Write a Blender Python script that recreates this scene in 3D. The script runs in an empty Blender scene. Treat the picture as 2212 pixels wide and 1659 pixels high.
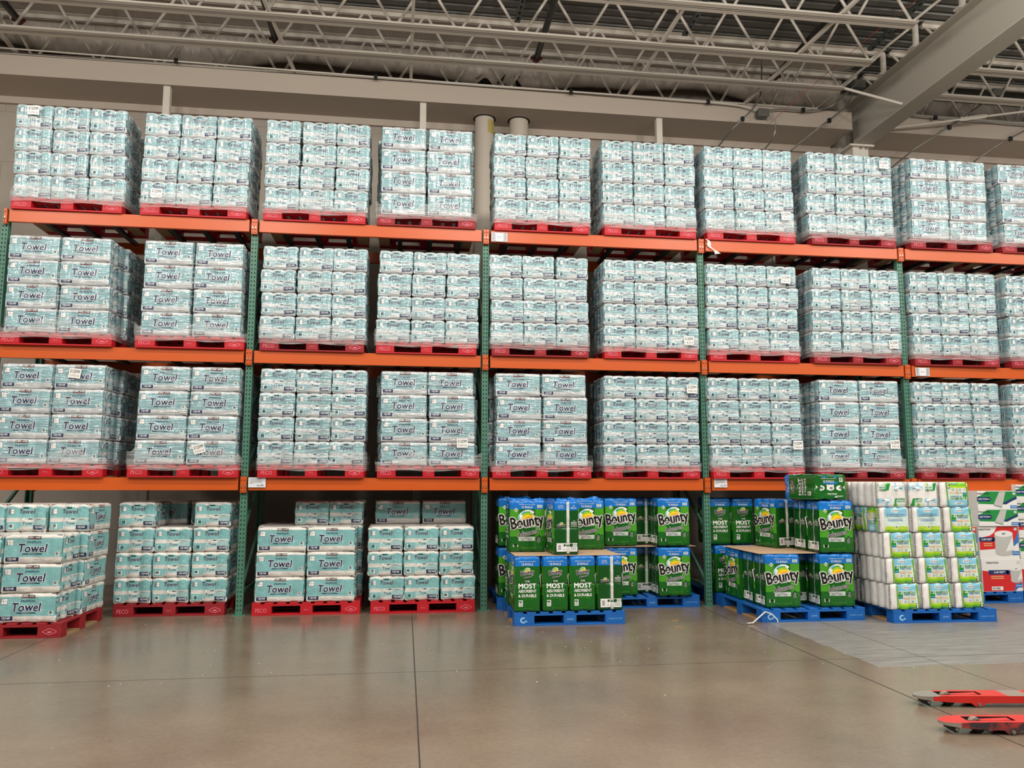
import bpy, bmesh, math, random
import numpy as np
from mathutils import Matrix, Vector, Euler, noise

R = math.radians
C = bpy.context.scene.collection
SC = bpy.context.scene

# ------------------------------------------------------------------ camera, light, exposure
cam_d = bpy.data.cameras.new('camera')
cam_d.sensor_width = 36.0
cam_d.lens = 1700.0 * 36.0 / 2212.0
cam_d.clip_end = 200
cam = bpy.data.objects.new('camera', cam_d)
C.objects.link(cam)
cam.matrix_world = (Matrix.Translation((-0.96002, -9.60961, 1.5594)) @ Matrix.Rotation(-0.13416, 4, 'Z')
                    @ Matrix.Rotation(math.pi / 2 + 0.12037, 4, 'X') @ Matrix.Rotation(0.00229, 4, 'Z'))
SC.camera = cam
SC.cycles.diffuse_bounces = 2
SC.cycles.max_bounces = 8
SC.view_settings.view_transform = 'Standard'
SC.view_settings.look = 'None'
SC.view_settings.gamma = 1.0
SC.view_settings.use_curve_mapping = False
SC.view_settings.exposure = -0.08

world = bpy.data.worlds.new('hall_ambient')
world.use_nodes = True
SC.world = world
world.node_tree.nodes['Background'].inputs[0].default_value = (1.0, 0.95, 0.88, 1)
world.node_tree.nodes['Background'].inputs[1].default_value = 0.16

def area_light(x, y, z, sx, sy, power, col=(1.0, 0.95, 0.87), tilt=0.0):
    l = bpy.data.lights.new('high_bay_lamp', 'AREA')
    l.shape = 'RECTANGLE'; l.size = sx; l.size_y = sy; l.energy = power; l.color = col
    o = bpy.data.objects.new('high_bay_lamp', l)
    o.location = (x, y, z); o.rotation_euler = (tilt, 0, 0)
    C.objects.link(o)
    return o
# rows of high-bay lamps hanging over the aisle, above and behind the camera
for ly, pw in ((-3.4, 165), (-7.2, 240), (-11.0, 240)):
    for lx in (-9.0, -4.6, -0.2, 4.2, 8.6, 13.0):
        x0 = lx + (0.9 if ly == -7.2 else 0)
        area_light(x0, ly, 7.3, 1.3, 0.45, pw * 0.46)
        # the same lamp's wide glow from its open glass reflector
        l = bpy.data.lights.new('high_bay_glow', 'POINT'); l.energy = pw * 0.86; l.shadow_soft_size = 0.28; l.color = (1.0, 0.95, 0.87)
        o = bpy.data.objects.new('high_bay_glow', l); o.location = (x0, ly, 7.1); C.objects.link(o)

# ------------------------------------------------------------------ object helpers
def link(o, parent=None):
    C.objects.link(o)
    if parent is not None:
        o.parent = parent
    return o

def tag(o, label=None, cat=None, group=None, kind=None):
    if label: o['label'] = label
    if cat: o['category'] = cat
    if group: o['group'] = group
    if kind: o['kind'] = kind
    return o

def empty(name, loc=(0, 0, 0), rz=0.0):
    o = bpy.data.objects.new(name, None)
    o.location = loc; o.rotation_euler = (0, 0, rz); o.empty_display_size = 0.1
    return link(o)

class MB:
    """collects polygons with material names; build() links them as ONE mesh object"""
    def __init__(s):
        s.v = []; s.f = []; s.m = []; s.sm = []
        s.M = None
    def add(s, vs, fs, mat, smooth=False):
        n = len(s.v)
        if s.M is not None:
            vs = [tuple(s.M @ Vector(p)) for p in vs]
        s.v.extend([tuple(p) for p in vs])
        s.f.extend([tuple(i + n for i in f) for f in fs])
        s.m.extend([mat] * len(fs)); s.sm.extend([smooth] * len(fs))
    def box(s, x0, y0, z0, x1, y1, z1, mat):
        vs = [(x0, y0, z0), (x1, y0, z0), (x1, y1, z0), (x0, y1, z0), (x0, y0, z1), (x1, y0, z1), (x1, y1, z1), (x0, y1, z1)]
        s.add(vs, [(3, 2, 1, 0), (4, 5, 6, 7), (0, 1, 5, 4), (1, 2, 6, 5), (2, 3, 7, 6), (3, 0, 4, 7)], mat)
    def bbox(s, x0, y0, z0, x1, y1, z1, mat, c=0.004):
        """box with chamfered edges"""
        a = []
        for sx in (0, 1):
            for sy in (0, 1):
                for sz in (0, 1):
                    X = (x0, x1)[sx]; Y = (y0, y1)[sy]; Z = (z0, z1)[sz]
                    dx = c if sx == 0 else -c; dy = c if sy == 0 else -c; dz = c if sz == 0 else -c
                    a += [(X, Y + dy, Z + dz), (X + dx, Y, Z + dz), (X + dx, Y + dy, Z)]
        def i(sx, sy, sz, k): return ((sx * 2 + sy) * 2 + sz) * 3 + k
        F = []
        F.append((i(0, 0, 0, 0), i(0, 0, 1, 0), i(0, 1, 1, 0), i(0, 1, 0, 0)))
        F.append((i(1, 0, 0, 0), i(1, 1, 0, 0), i(1, 1, 1, 0), i(1, 0, 1, 0)))
        F.append((i(0, 0, 0, 1), i(1, 0, 0, 1), i(1, 0, 1, 1), i(0, 0, 1, 1)))
        F.append((i(0, 1, 0, 1), i(0, 1, 1, 1), i(1, 1, 1, 1), i(1, 1, 0, 1)))
        F.append((i(0, 0, 0, 2), i(0, 1, 0, 2), i(1, 1, 0, 2), i(1, 0, 0, 2)))
        F.append((i(0, 0, 1, 2), i(1, 0, 1, 2), i(1, 1, 1, 2), i(0, 1, 1, 2)))
        for p in (0, 1):
            for q in (0, 1):
                F.append((i(p, q, 0, 0), i(p, q, 0, 1), i(p, q, 1, 1), i(p, q, 1, 0)))
                F.append((i(p, 0, q, 0), i(p, 0, q, 2), i(p, 1, q, 2), i(p, 1, q, 0)))
                F.append((i(0, p, q, 1), i(0, p, q, 2), i(1, p, q, 2), i(1, p, q, 1)))
        for p in (0, 1):
            for q in (0, 1):
                for r in (0, 1):
                    F.append((i(p, q, r, 0), i(p, q, r, 1), i(p, q, r, 2)))
        s.add(a, F, mat)
    def tube(s, pts, r, mat, n=10, caps=True, smooth=True):
        pts = [Vector(p) for p in pts]
        rings = []; up = None
        for k, p in enumerate(pts):
            d = (pts[min(k + 1, len(pts) - 1)] - pts[max(k - 1, 0)]).normalized()
            if up is None:
                up = Vector((0, 0, 1)) if abs(d.z) < 0.9 else Vector((0, 1, 0))
            a = d.cross(up).normalized(); b = a.cross(d).normalized()
            up = b
            rr = r[k] if isinstance(r, (list, tuple)) else r
            rings.append([p + (a * math.cos(2 * math.pi * j / n) + b * math.sin(2 * math.pi * j / n)) * rr for j in range(n)])
        vs = [q for g in rings for q in g]
        fs = [(k * n + j, k * n + (j + 1) % n, (k + 1) * n + (j + 1) % n, (k + 1) * n + j) for k in range(len(pts) - 1) for j in range(n)]
        fs = [tuple(reversed(f)) for f in fs]
        s.add(vs, fs, mat, smooth)
        if caps:
            s.add(rings[0], [tuple(range(n))], mat)
            s.add(rings[-1], [tuple(reversed(range(n)))], mat)
    def bar(s, p, q, w, h, mat):
        """rectangular bar from p to q"""
        p = Vector(p); q = Vector(q); d = (q - p).normalized()
        up = Vector((0, 0, 1)) if abs(d.z) < 0.95 else Vector((0, 1, 0))
        a = d.cross(up).normalized() * w / 2; b = a.cross(d).normalized() * h / 2
        vs = [p - a - b, p + a - b, p + a + b, p - a + b, q - a - b, q + a - b, q + a + b, q - a + b]
        s.add(vs, [(0, 1, 2, 3), (7, 6, 5, 4), (4, 5, 1, 0), (5, 6, 2, 1), (6, 7, 3, 2), (7, 4, 0, 3)], mat)
    def prism(s, poly, x0, x1, mat, axis='x'):
        """polygon (2-D) extruded along an axis"""
        n = len(poly)
        def P(t, p):
            return {'x': (t, p[0], p[1]), 'y': (p[0], t, p[1]), 'z': (p[0], p[1], t)}[axis]
        vs = [P(x0, p) for p in poly] + [P(x1, p) for p in poly]
        fs = [(j, (j + 1) % n, n + (j + 1) % n, n + j) for j in range(n)] + [tuple(reversed(range(n))), tuple(range(n, 2 * n))]
        s.add(vs, fs, mat)
    def mesh(s, name):
        me = bpy.data.meshes.new(name)
        me.from_pydata(s.v, [], s.f)
        names = []
        for m in s.m:
            if m not in names: names.append(m)
        for m in names: me.materials.append(MAT[m])
        idx = {m: k for k, m in enumerate(names)}
        me.polygons.foreach_set('material_index', [idx[m] for m in s.m])
        me.polygons.foreach_set('use_smooth', s.sm)
        me.update()
        return me
    def build(s, name, parent=None, loc=None, rz=None):
        o = bpy.data.objects.new(name, s.mesh(name))
        if loc is not None: o.location = loc
        if rz is not None: o.rotation_euler = (0, 0, rz)
        return link(o, parent)

# ------------------------------------------------------------------ text as geometry
_tc = {}
def raw_text(t, shear=0.0, space=1.0, cut=9.0):
    key = (t, shear, space, cut)
    if key not in _tc and cut < 9:
        V, F = raw_text(t, shear, space)
        bm = bmesh.new(); vv = [bm.verts.new((x, y, 0)) for x, y in V]
        for f in F:
            try: bm.faces.new([vv[i] for i in f])
            except ValueError: pass
        for ax in (0, 1):
            lo = min(p[ax] for p in V); hi = max(p[ax] for p in V); c = lo + cut
            while c < hi:
                co = (c, 0, 0) if ax == 0 else (0, c, 0); no = (1, 0, 0) if ax == 0 else (0, 1, 0)
                bmesh.ops.bisect_plane(bm, geom=bm.verts[:] + bm.edges[:] + bm.faces[:], plane_co=co, plane_no=no)
                c += cut
        bm.verts.index_update()
        _tc[key] = ([(v.co.x, v.co.y) for v in bm.verts], [tuple(v.index for v in f.verts) for f in bm.faces])
        bm.free()
    if key not in _tc:
        bold = 0.0
        cu = bpy.data.curves.new('t', 'FONT')
        cu.body = t; cu.size = 1; cu.offset = bold; cu.shear = shear; cu.space_character = space
        cu.resolution_u = 2
        ob = bpy.data.objects.new('t', cu)
        C.objects.link(ob)
        dg = bpy.context.evaluated_depsgraph_get()
        me = bpy.data.meshes.new_from_object(ob.evaluated_get(dg))
        V = [(v.co.x, v.co.y) for v in me.vertices]
        F = [tuple(p.vertices) for p in me.polygons]
        flip = bool(F) and me.polygons[0].normal.z < 0
        if flip: F = [tuple(reversed(f)) for f in F]
        bpy.data.objects.remove(ob); bpy.data.meshes.remove(me); bpy.data.curves.remove(cu)
        _tc[key] = (V, F)
    return _tc[key]

def put_text(mb, S, t, cx, cy, w, h, mat, bold=0.0, shear=0.0, rot=0.0, off=0.0012, space=1.0, outline=None, keep=True, curved=True):
    """text centred at (cx, cy) on surface S(u, v, off); fitted into w x h (keep: never stretched wider than w)"""
    V0, _ = raw_text(t, shear, space)
    if not V0: return
    xs = [p[0] for p in V0]; ys = [p[1] for p in V0]
    x0, x1, y0, y1 = min(xs), max(xs), min(ys), max(ys)
    sx = w / (x1 - x0); sy = h / (y1 - y0)
    if keep: sx = sy = min(sx, sy)
    mx, my = (x0 + x1) / 2, (y0 + y1) / 2
    ca, sa = math.cos(rot), math.sin(rot)
    k0 = .016 / max(sx, sy * .5) if curved and max(w, h) > .05 else 9.0
    V, F = raw_text(t, shear, space, round(max(.12, k0), 2) if k0 < .9 else 9.0)
    def go(r, m, o, k):
        P = []; FF = []
        offs = [(0, 0)] if r <= 0 else [(r * math.cos(2 * math.pi * q / k), r * math.sin(2 * math.pi * q / k)) for q in range(k)]
        for qi, (dx, dy) in enumerate(offs):
            n = len(P); oo = o + qi * 0.00012
            for x, y in V:
                a, c = (x - mx) * sx + dx, (y - my) * sy + dy
                P.append(S(cx + a * ca - c * sa, cy + a * sa + c * ca, oo))
            FF += [tuple(i + n for i in f) for f in F]
        mb.add(P, FF, m)
    sc = (y1 - y0) * sy
    if outline:
        go(outline[0] * sc, outline[1], off, 8); off += 0.0016
    go(bold * sc, mat, off, 4)

def put_rect(mb, S, u0, v0, u1, v1, mat, off=0.0010, step=0.014, smooth=False):
    nu = max(1, int(math.ceil((u1 - u0) / step))); nv = max(1, int(math.ceil((v1 - v0) / max(step, .016))))
    P = [S(u0 + (u1 - u0) * i / nu, v0 + (v1 - v0) * j / nv, off) for j in range(nv + 1) for i in range(nu + 1)]
    F = [(j * (nu + 1) + i, j * (nu + 1) + i + 1, (j + 1) * (nu + 1) + i + 1, (j + 1) * (nu + 1) + i) for j in range(nv) for i in range(nu)]
    mb.add(P, F, mat, smooth)

def put_poly(mb, S, pts, mat, off=0.0012, cell=.014):
    us = [p[0] for p in pts]; vs_ = [p[1] for p in pts]
    if max(max(us) - min(us), max(vs_) - min(vs_)) < cell * 2:
        mb.add([S(u, v, off) for u, v in pts], [tuple(range(len(pts)))], mat); return
    bm = bmesh.new(); bm.faces.new([bm.verts.new((u, v, 0)) for u, v in pts])
    for ax, L in ((0, us), (1, vs_)):
        c = min(L) + cell
        while c < max(L) - 1e-5:
            bmesh.ops.bisect_plane(bm, geom=bm.verts[:] + bm.edges[:] + bm.faces[:], plane_co=(c, c, 0), plane_no=(1, 0, 0) if ax == 0 else (0, 1, 0))
            c += cell
    bm.verts.index_update()
    mb.add([S(v.co.x, v.co.y, off) for v in bm.verts], [tuple(v.index for v in f.verts) for f in bm.faces], mat)
    bm.free()

def put_disc(mb, S, cu, cv, ru, rv, mat, off=0.001, n=14):
    rings = max(1, min(6, int(max(ru, rv) / .014))) if max(ru, rv) < .3 and min(ru, rv) > .012 else 1
    P = [S(cu, cv, off)]
    for k in range(1, rings + 1):
        f = k / rings
        P += [S(cu + f * ru * math.cos(2 * math.pi * q / n), cv + f * rv * math.sin(2 * math.pi * q / n), off) for q in range(n)]
    F = [(0, 1 + q, 1 + (q + 1) % n) for q in range(n)]
    for k in range(rings - 1):
        b = 1 + k * n
        F += [(b + q, b + n + q, b + n + (q + 1) % n, b + (q + 1) % n) for q in range(n)]
    mb.add(P, F, mat)

def put_arc(mb, S, cu, cv, r0, r1, a0, a1, mat, off=0.001, n=10, sq=1.0):
    P = []
    for k in range(n + 1):
        a = R(a0 + (a1 - a0) * k / n)
        for r in (r0, r1):
            P.append(S(cu + r * math.cos(a), cv + r * sq * math.sin(a), off))
    F = [(2 * k, 2 * k + 1, 2 * k + 3, 2 * k + 2) for k in range(n)]
    if a1 > a0: F = F
    else: F = [tuple(reversed(f)) for f in F]
    mb.add(P, F, mat)

def put_bars(mb, S, u0, v0, u1, v1, n, mat, off, rnd):
    w = (u1 - u0) / n
    for k in range(n):
        a = u0 + k * w
        put_rect(mb, S, a, v0, a + w * rnd.uniform(0.3, 0.75), v1, mat, off, .02)

# ------------------------------------------------------------------ materials
MAT = {}
def nt(name):
    m = bpy.data.materials.new(name); m.use_nodes = True
    MAT[name] = m
    t = m.node_tree
    return m, t, t.nodes['Principled BSDF'], t.nodes, t.links

def srgb(r, g, b):
    f = lambda c: ((c / 255 + 0.055) / 1.055) ** 2.4 if c / 255 > 0.04045 else c / 255 / 12.92
    return (f(r), f(g), f(b), 1)

def node(N, L, typ, **kw):
    n = N.new(typ)
    for k, v in kw.items():
        if k == 'inp':
            for a, b in v.items():
                if hasattr(b, 'is_output') or isinstance(b, bpy.types.NodeSocket): L.new(b, n.inputs[a])
                else: n.inputs[a].default_value = b
        else: setattr(n, k, v)
    return n

def flat(name, rgb, rough=0.5, spec=0.5, metal=0.0, bump=0.0, bscale=30, var=0.0, coat=0.0):
    m, t, P, N, L = nt(name)
    col = srgb(*rgb)
    P.inputs['Base Color'].default_value = col
    P.inputs['Roughness'].default_value = rough
    P.inputs['Specular IOR Level'].default_value = spec
    P.inputs['Metallic'].default_value = metal
    P.inputs['Coat Weight'].default_value = coat
    P.inputs['Coat Roughness'].default_value = 0.12
    tc = node(N, L, 'ShaderNodeTexCoord')
    no = node(N, L, 'ShaderNodeTexNoise', inp={'Vector': tc.outputs['Object'], 'Scale': bscale, 'Detail': 4.0})
    if var > 0:
        no2 = node(N, L, 'ShaderNodeTexNoise', inp={'Vector': tc.outputs['Object'], 'Scale': bscale * 0.25, 'Detail': 6.0})
        mx = node(N, L, 'ShaderNodeMix', data_type='RGBA')
        L.new(no2.outputs['Fac'], mx.inputs[0])
        mx.inputs[6].default_value = tuple(c * (1 - var) for c in col[:3]) + (1,)
        mx.inputs[7].default_value = tuple(min(1, c * (1 + var)) for c in col[:3]) + (1,)
        L.new(mx.outputs[2], P.inputs['Base Color'])
    if bump > 0:
        b = node(N, L, 'ShaderNodeBump', inp={'Strength': bump, 'Distance': 0.004, 'Height': no.outputs['Fac']})
        L.new(b.outputs[0], P.inputs['Normal'])
    return m

def film(name, rgb, rgb2=None, rough=0.2, lines=False, wr=0.5, spec=0.55, stretch=(9, 9, 34), white=0.0, lw=0.03, lscale=5.5, k=22.0):
    """printed plastic film: contour-line print, crumpled gloss that differs from pack to pack"""
    m, t, P, N, L = nt(name)
    tc = node(N, L, 'ShaderNodeTexCoord'); oi = node(N, L, 'ShaderNodeObjectInfo')
    seed = node(N, L, 'ShaderNodeMath', operation='MULTIPLY', inp={0: oi.outputs['Random'], 1: 37.0})
    col = srgb(*rgb)
    base = None
    if lines:
        n1 = node(N, L, 'ShaderNodeTexNoise', noise_dimensions='3D', inp={'Vector': tc.outputs['Object'], 'Scale': lscale, 'Detail': 0.5})
        mu = node(N, L, 'ShaderNodeMath', operation='MULTIPLY', inp={0: n1.outputs['Fac'], 1: k})
        fr = node(N, L, 'ShaderNodeMath', operation='PINGPONG', inp={0: mu.outputs[0], 1: 0.5})
        rp = node(N, L, 'ShaderNodeMapRange', inp={0: fr.outputs[0], 1: 0.05, 2: 0.16, 3: 1.0, 4: 0.0})
        mx = node(N, L, 'ShaderNodeMix', data_type='RGBA')
        L.new(rp.outputs[0], mx.inputs[0])
        mx.inputs[6].default_value = col; mx.inputs[7].default_value = srgb(*rgb2)
        base = mx.outputs[2]
    n2 = node(N, L, 'ShaderNodeTexNoise', noise_dimensions='4D', inp={'Vector': tc.outputs['Object'], 'W': seed.outputs[0], 'Scale': 4.0, 'Detail': 3.0})
    mr = node(N, L, 'ShaderNodeMapRange', inp={0: n2.outputs['Fac'], 1: 0.3, 2: 0.7, 3: 0.88, 4: 1.1})
    mm = node(N, L, 'ShaderNodeMix', data_type='RGBA', blend_type='MULTIPLY')
    mm.inputs[0].default_value = 1.0
    if base is not None: L.new(base, mm.inputs[6])
    else: mm.inputs[6].default_value = col
    cmb = node(N, L, 'ShaderNodeCombineColor', inp={0: mr.outputs[0], 1: mr.outputs[0], 2: mr.outputs[0]})
    L.new(cmb.outputs[0], mm.inputs[7])
    L.new(mm.outputs[2], P.inputs['Base Color'])
    P.inputs['Roughness'].default_value = rough
    P.inputs['Specular IOR Level'].default_value = spec
    mp = node(N, L, 'ShaderNodeMapping'); L.new(tc.outputs['Object'], mp.inputs[0])
    mp.inputs['Scale'].default_value = stretch
    mp.inputs['Rotation'].default_value = (0.3, 0.5, 0.1)
    n3 = node(N, L, 'ShaderNodeTexNoise', noise_dimensions='4D', inp={'Vector': mp.outputs[0], 'W': seed.outputs[0], 'Scale': 1.0, 'Detail': 2.0, 'Distortion': 1.2})
    b = node(N, L, 'ShaderNodeBump', inp={'Strength': wr, 'Distance': 0.02, 'Height': n3.outputs['Fac']})
    L.new(b.outputs[0], P.inputs['Normal'])
    return m

# towel packs (loose) and the same print seen through tight stretch film
film('teal_print', (128, 186, 188), (152, 200, 200), lines=True, wr=.3, stretch=(12, 12, 12))
film('teal_print_wrapped', (142, 180, 187), (172, 200, 205), lines=True, rough=0.13, wr=0.8, spec=1.0, stretch=(3.5, 3.5, 26))
film('pale_print', (166, 202, 202), (182, 212, 211), lines=True, k=12, wr=.3, stretch=(12, 12, 12))
film('pale_print_wrapped', (168, 193, 198), (190, 207, 210), lines=True, k=12, rough=0.13, wr=0.8, spec=1.0, stretch=(3.5, 3.5, 26))
film('roll_white', (226, 221, 214), rough=0.25, wr=0.35)
film('roll_white_wrapped', (206, 210, 212), rough=0.13, wr=0.8, spec=1.0, stretch=(3.5, 3.5, 26))
flat('ink_navy', (30, 44, 84), 0.3)
flat('ink_navy_soft', (52, 66, 100), 0.3)
flat('ink_white', (242, 241, 238), 0.35)
flat('ink_black', (24, 22, 22), 0.3)
flat('ink_maroon', (120, 30, 38), 0.35)
flat('ink_grey', (120, 128, 134), 0.4)
flat('ink_cross', (150, 120, 120), 0.4)
# green towel packs
film('bounty_green', (22, 100, 30), rough=0.22, wr=0.4, stretch=(14, 14, 6))
film('bounty_light_green', (74, 158, 40), rough=0.22, wr=0.4, stretch=(14, 14, 6))
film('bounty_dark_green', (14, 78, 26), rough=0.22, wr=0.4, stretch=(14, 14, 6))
film('bounty_blue', (22, 118, 205), rough=0.2, wr=0.6, stretch=(16, 16, 10))
flat('ink_silver', (205, 212, 206), 0.35)
flat('ink_diamond', (8, 72, 30), 0.35)
flat('sun_yellow', (250, 212, 30), 0.35)
flat('sun_orange', (242, 150, 30), 0.35)
flat('sun_lime', (160, 202, 40), 0.35)
flat('sun_blue', (120, 190, 230), 0.35)
flat('sun_green', (60, 170, 70), 0.35)
film('tape_white', (222, 220, 216), rough=0.3, wr=0.2)
# bamboo packs
film('bamboo_roll', (238, 234, 230), rough=0.35, wr=0.35, stretch=(20, 20, 8))
film('bamboo_sky', (140, 202, 226), rough=0.25, wr=0.3)
film('bamboo_mist', (214, 232, 222), rough=0.25, wr=0.3)
film('bamboo_grass', (122, 198, 26), rough=0.25, wr=0.3)
film('bamboo_lime', (182, 214, 60), rough=0.25, wr=0.3)
flat('bamboo_stem', (96, 160, 40), 0.35)
flat('bamboo_stem_light', (160, 200, 90), 0.35)
flat('ink_green', (24, 150, 60), 0.35)
flat('ink_blue', (36, 120, 190), 0.35)
flat('ink_peach', (236, 176, 120), 0.35)
flat('ink_tan', (184, 172, 150), 0.35)
# cartons
flat('carton_white', (232, 230, 226), 0.55)
flat('carton_red', (214, 38, 40), 0.5)
flat('carton_green', (30, 140, 66), 0.5)
flat('carton_navy', (28, 52, 108), 0.5)
flat('carton_roll', (190, 188, 184), 0.6, var=0.06)
flat('carton_blue', (40, 120, 195), 0.5)
flat('cardboard', (196, 164, 132), 0.8, var=0.05)
# pallets, rack
flat('pallet_red', (192, 20, 34), 0.5, bump=0.25, bscale=18, var=0.16)
flat('pallet_red_worn', (150, 24, 34), 0.6, bump=0.4, bscale=22, var=0.3)
flat('pallet_blue', (8, 96, 178), 0.55, bump=0.4, bscale=20, var=0.2)
flat('pallet_wood', (176, 140, 100), 0.75, bump=0.4, bscale=25, var=0.2)
flat('stencil_pink', (232, 120, 136), 0.6)
flat('stencil_pale_blue', (150, 196, 232), 0.6)
flat('rack_orange', (202, 88, 28), 0.33, var=0.06, bscale=8)
flat('rack_green', (74, 124, 104), 0.42, var=0.1, bscale=10)
flat('hole_black', (8, 9, 9), 0.8)
flat('steel_bolt', (170, 160, 150), 0.35, metal=0.8)
flat('support_steel', (38, 46, 44), 0.5)
flat('paper_sign', (226, 228, 232), 0.6)
# building
flat('joist_paint', (226, 218, 206), 0.5, var=0.04)
flat('girder_paint', (186, 180, 168), 0.55, var=0.05, bscale=3)
flat('ledge_paint', (196, 182, 168), 0.6, var=0.05, bscale=3)
flat('conduit_metal', (150, 150, 146), 0.3, metal=0.7)
flat('sprinkler_black', (18, 18, 19), 0.3)
flat('sprinkler_cap', (96, 34, 26), 0.5)
flat('drain_wrap', (204, 192, 178), 0.7, bump=0.3, bscale=6, var=0.06)
flat('yellow_patch', (186, 168, 96), 0.6)
flat('strut_galvanised', (96, 104, 104), 0.4, metal=0.5)
flat('cable_red', (190, 60, 50), 0.5)
flat('plastic_black', (16, 16, 16), 0.5)
flat('deck_steel', (112, 112, 108), 0.45, metal=0.35, var=0.1, bscale=4)
# pallet truck
flat('truck_red', (206, 44, 38), 0.38, bump=0.15, bscale=40, var=0.12)
flat('truck_scuffed', (104, 52, 56), 0.5, bump=0.4, bscale=60, var=0.4)
flat('truck_grey', (150, 134, 122), 0.45, var=0.1)
flat('truck_steel', (176, 168, 160), 0.35, metal=0.6, var=0.2)
for n_ in MAT['truck_scuffed'].node_tree.nodes:
    if n_.type == 'MIX':
        n_.inputs[6].default_value = srgb(60, 48, 54); n_.inputs[7].default_value = srgb(176, 56, 52)
        rr_ = MAT['truck_scuffed'].node_tree.nodes.new('ShaderNodeMapRange')
        lk_ = n_.inputs[0].links[0]; src_ = lk_.from_socket
        MAT['truck_scuffed'].node_tree.links.new(src_, rr_.inputs[0]); rr_.inputs[1].default_value = 0.42; rr_.inputs[2].default_value = 0.6
        MAT['truck_scuffed'].node_tree.links.new(rr_.outputs[0], n_.inputs[0])
flat('wheel_black', (22, 22, 22), 0.45)

def stretch_film():
    m, t, P, N, L = nt('stretch_film')
    tc = node(N, L, 'ShaderNodeTexCoord'); oi = node(N, L, 'ShaderNodeObjectInfo')
    seed = node(N, L, 'ShaderNodeMath', operation='MULTIPLY', inp={0: oi.outputs['Random'], 1: 19.0})
    mp = node(N, L, 'ShaderNodeMapping'); L.new(tc.outputs['Object'], mp.inputs[0])
    mp.inputs['Scale'].default_value = (3, 3, 90)
    n = node(N, L, 'ShaderNodeTexNoise', noise_dimensions='4D', inp={'Vector': mp.outputs[0], 'W': seed.outputs[0], 'Scale': 1.0, 'Detail': 4.0, 'Distortion': 0.8})
    P.inputs['Base Color'].default_value = (0.9, 0.9, 0.9, 1)
    P.inputs['Roughness'].default_value = 0.22
    P.inputs['Specular IOR Level'].default_value = 0.9
    b = node(N, L, 'ShaderNodeBump', inp={'Strength': 0.8, 'Distance': 0.02, 'Height': n.outputs['Fac']})
    L.new(b.outputs[0], P.inputs['Normal'])
    tr = node(N, L, 'ShaderNodeBsdfTransparent')
    mr = node(N, L, 'ShaderNodeMapRange', inp={0: n.outputs['Fac'], 1: 0.35, 2: 0.72, 3: 0.05, 4: 0.5})
    mix = node(N, L, 'ShaderNodeMixShader')
    L.new(mr.outputs[0], mix.inputs[0]); L.new(tr.outputs[0], mix.inputs[1]); L.new(P.outputs[0], mix.inputs[2])
    L.new(mix.outputs[0], N['Material Output'].inputs['Surface'])
stretch_film()

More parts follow.
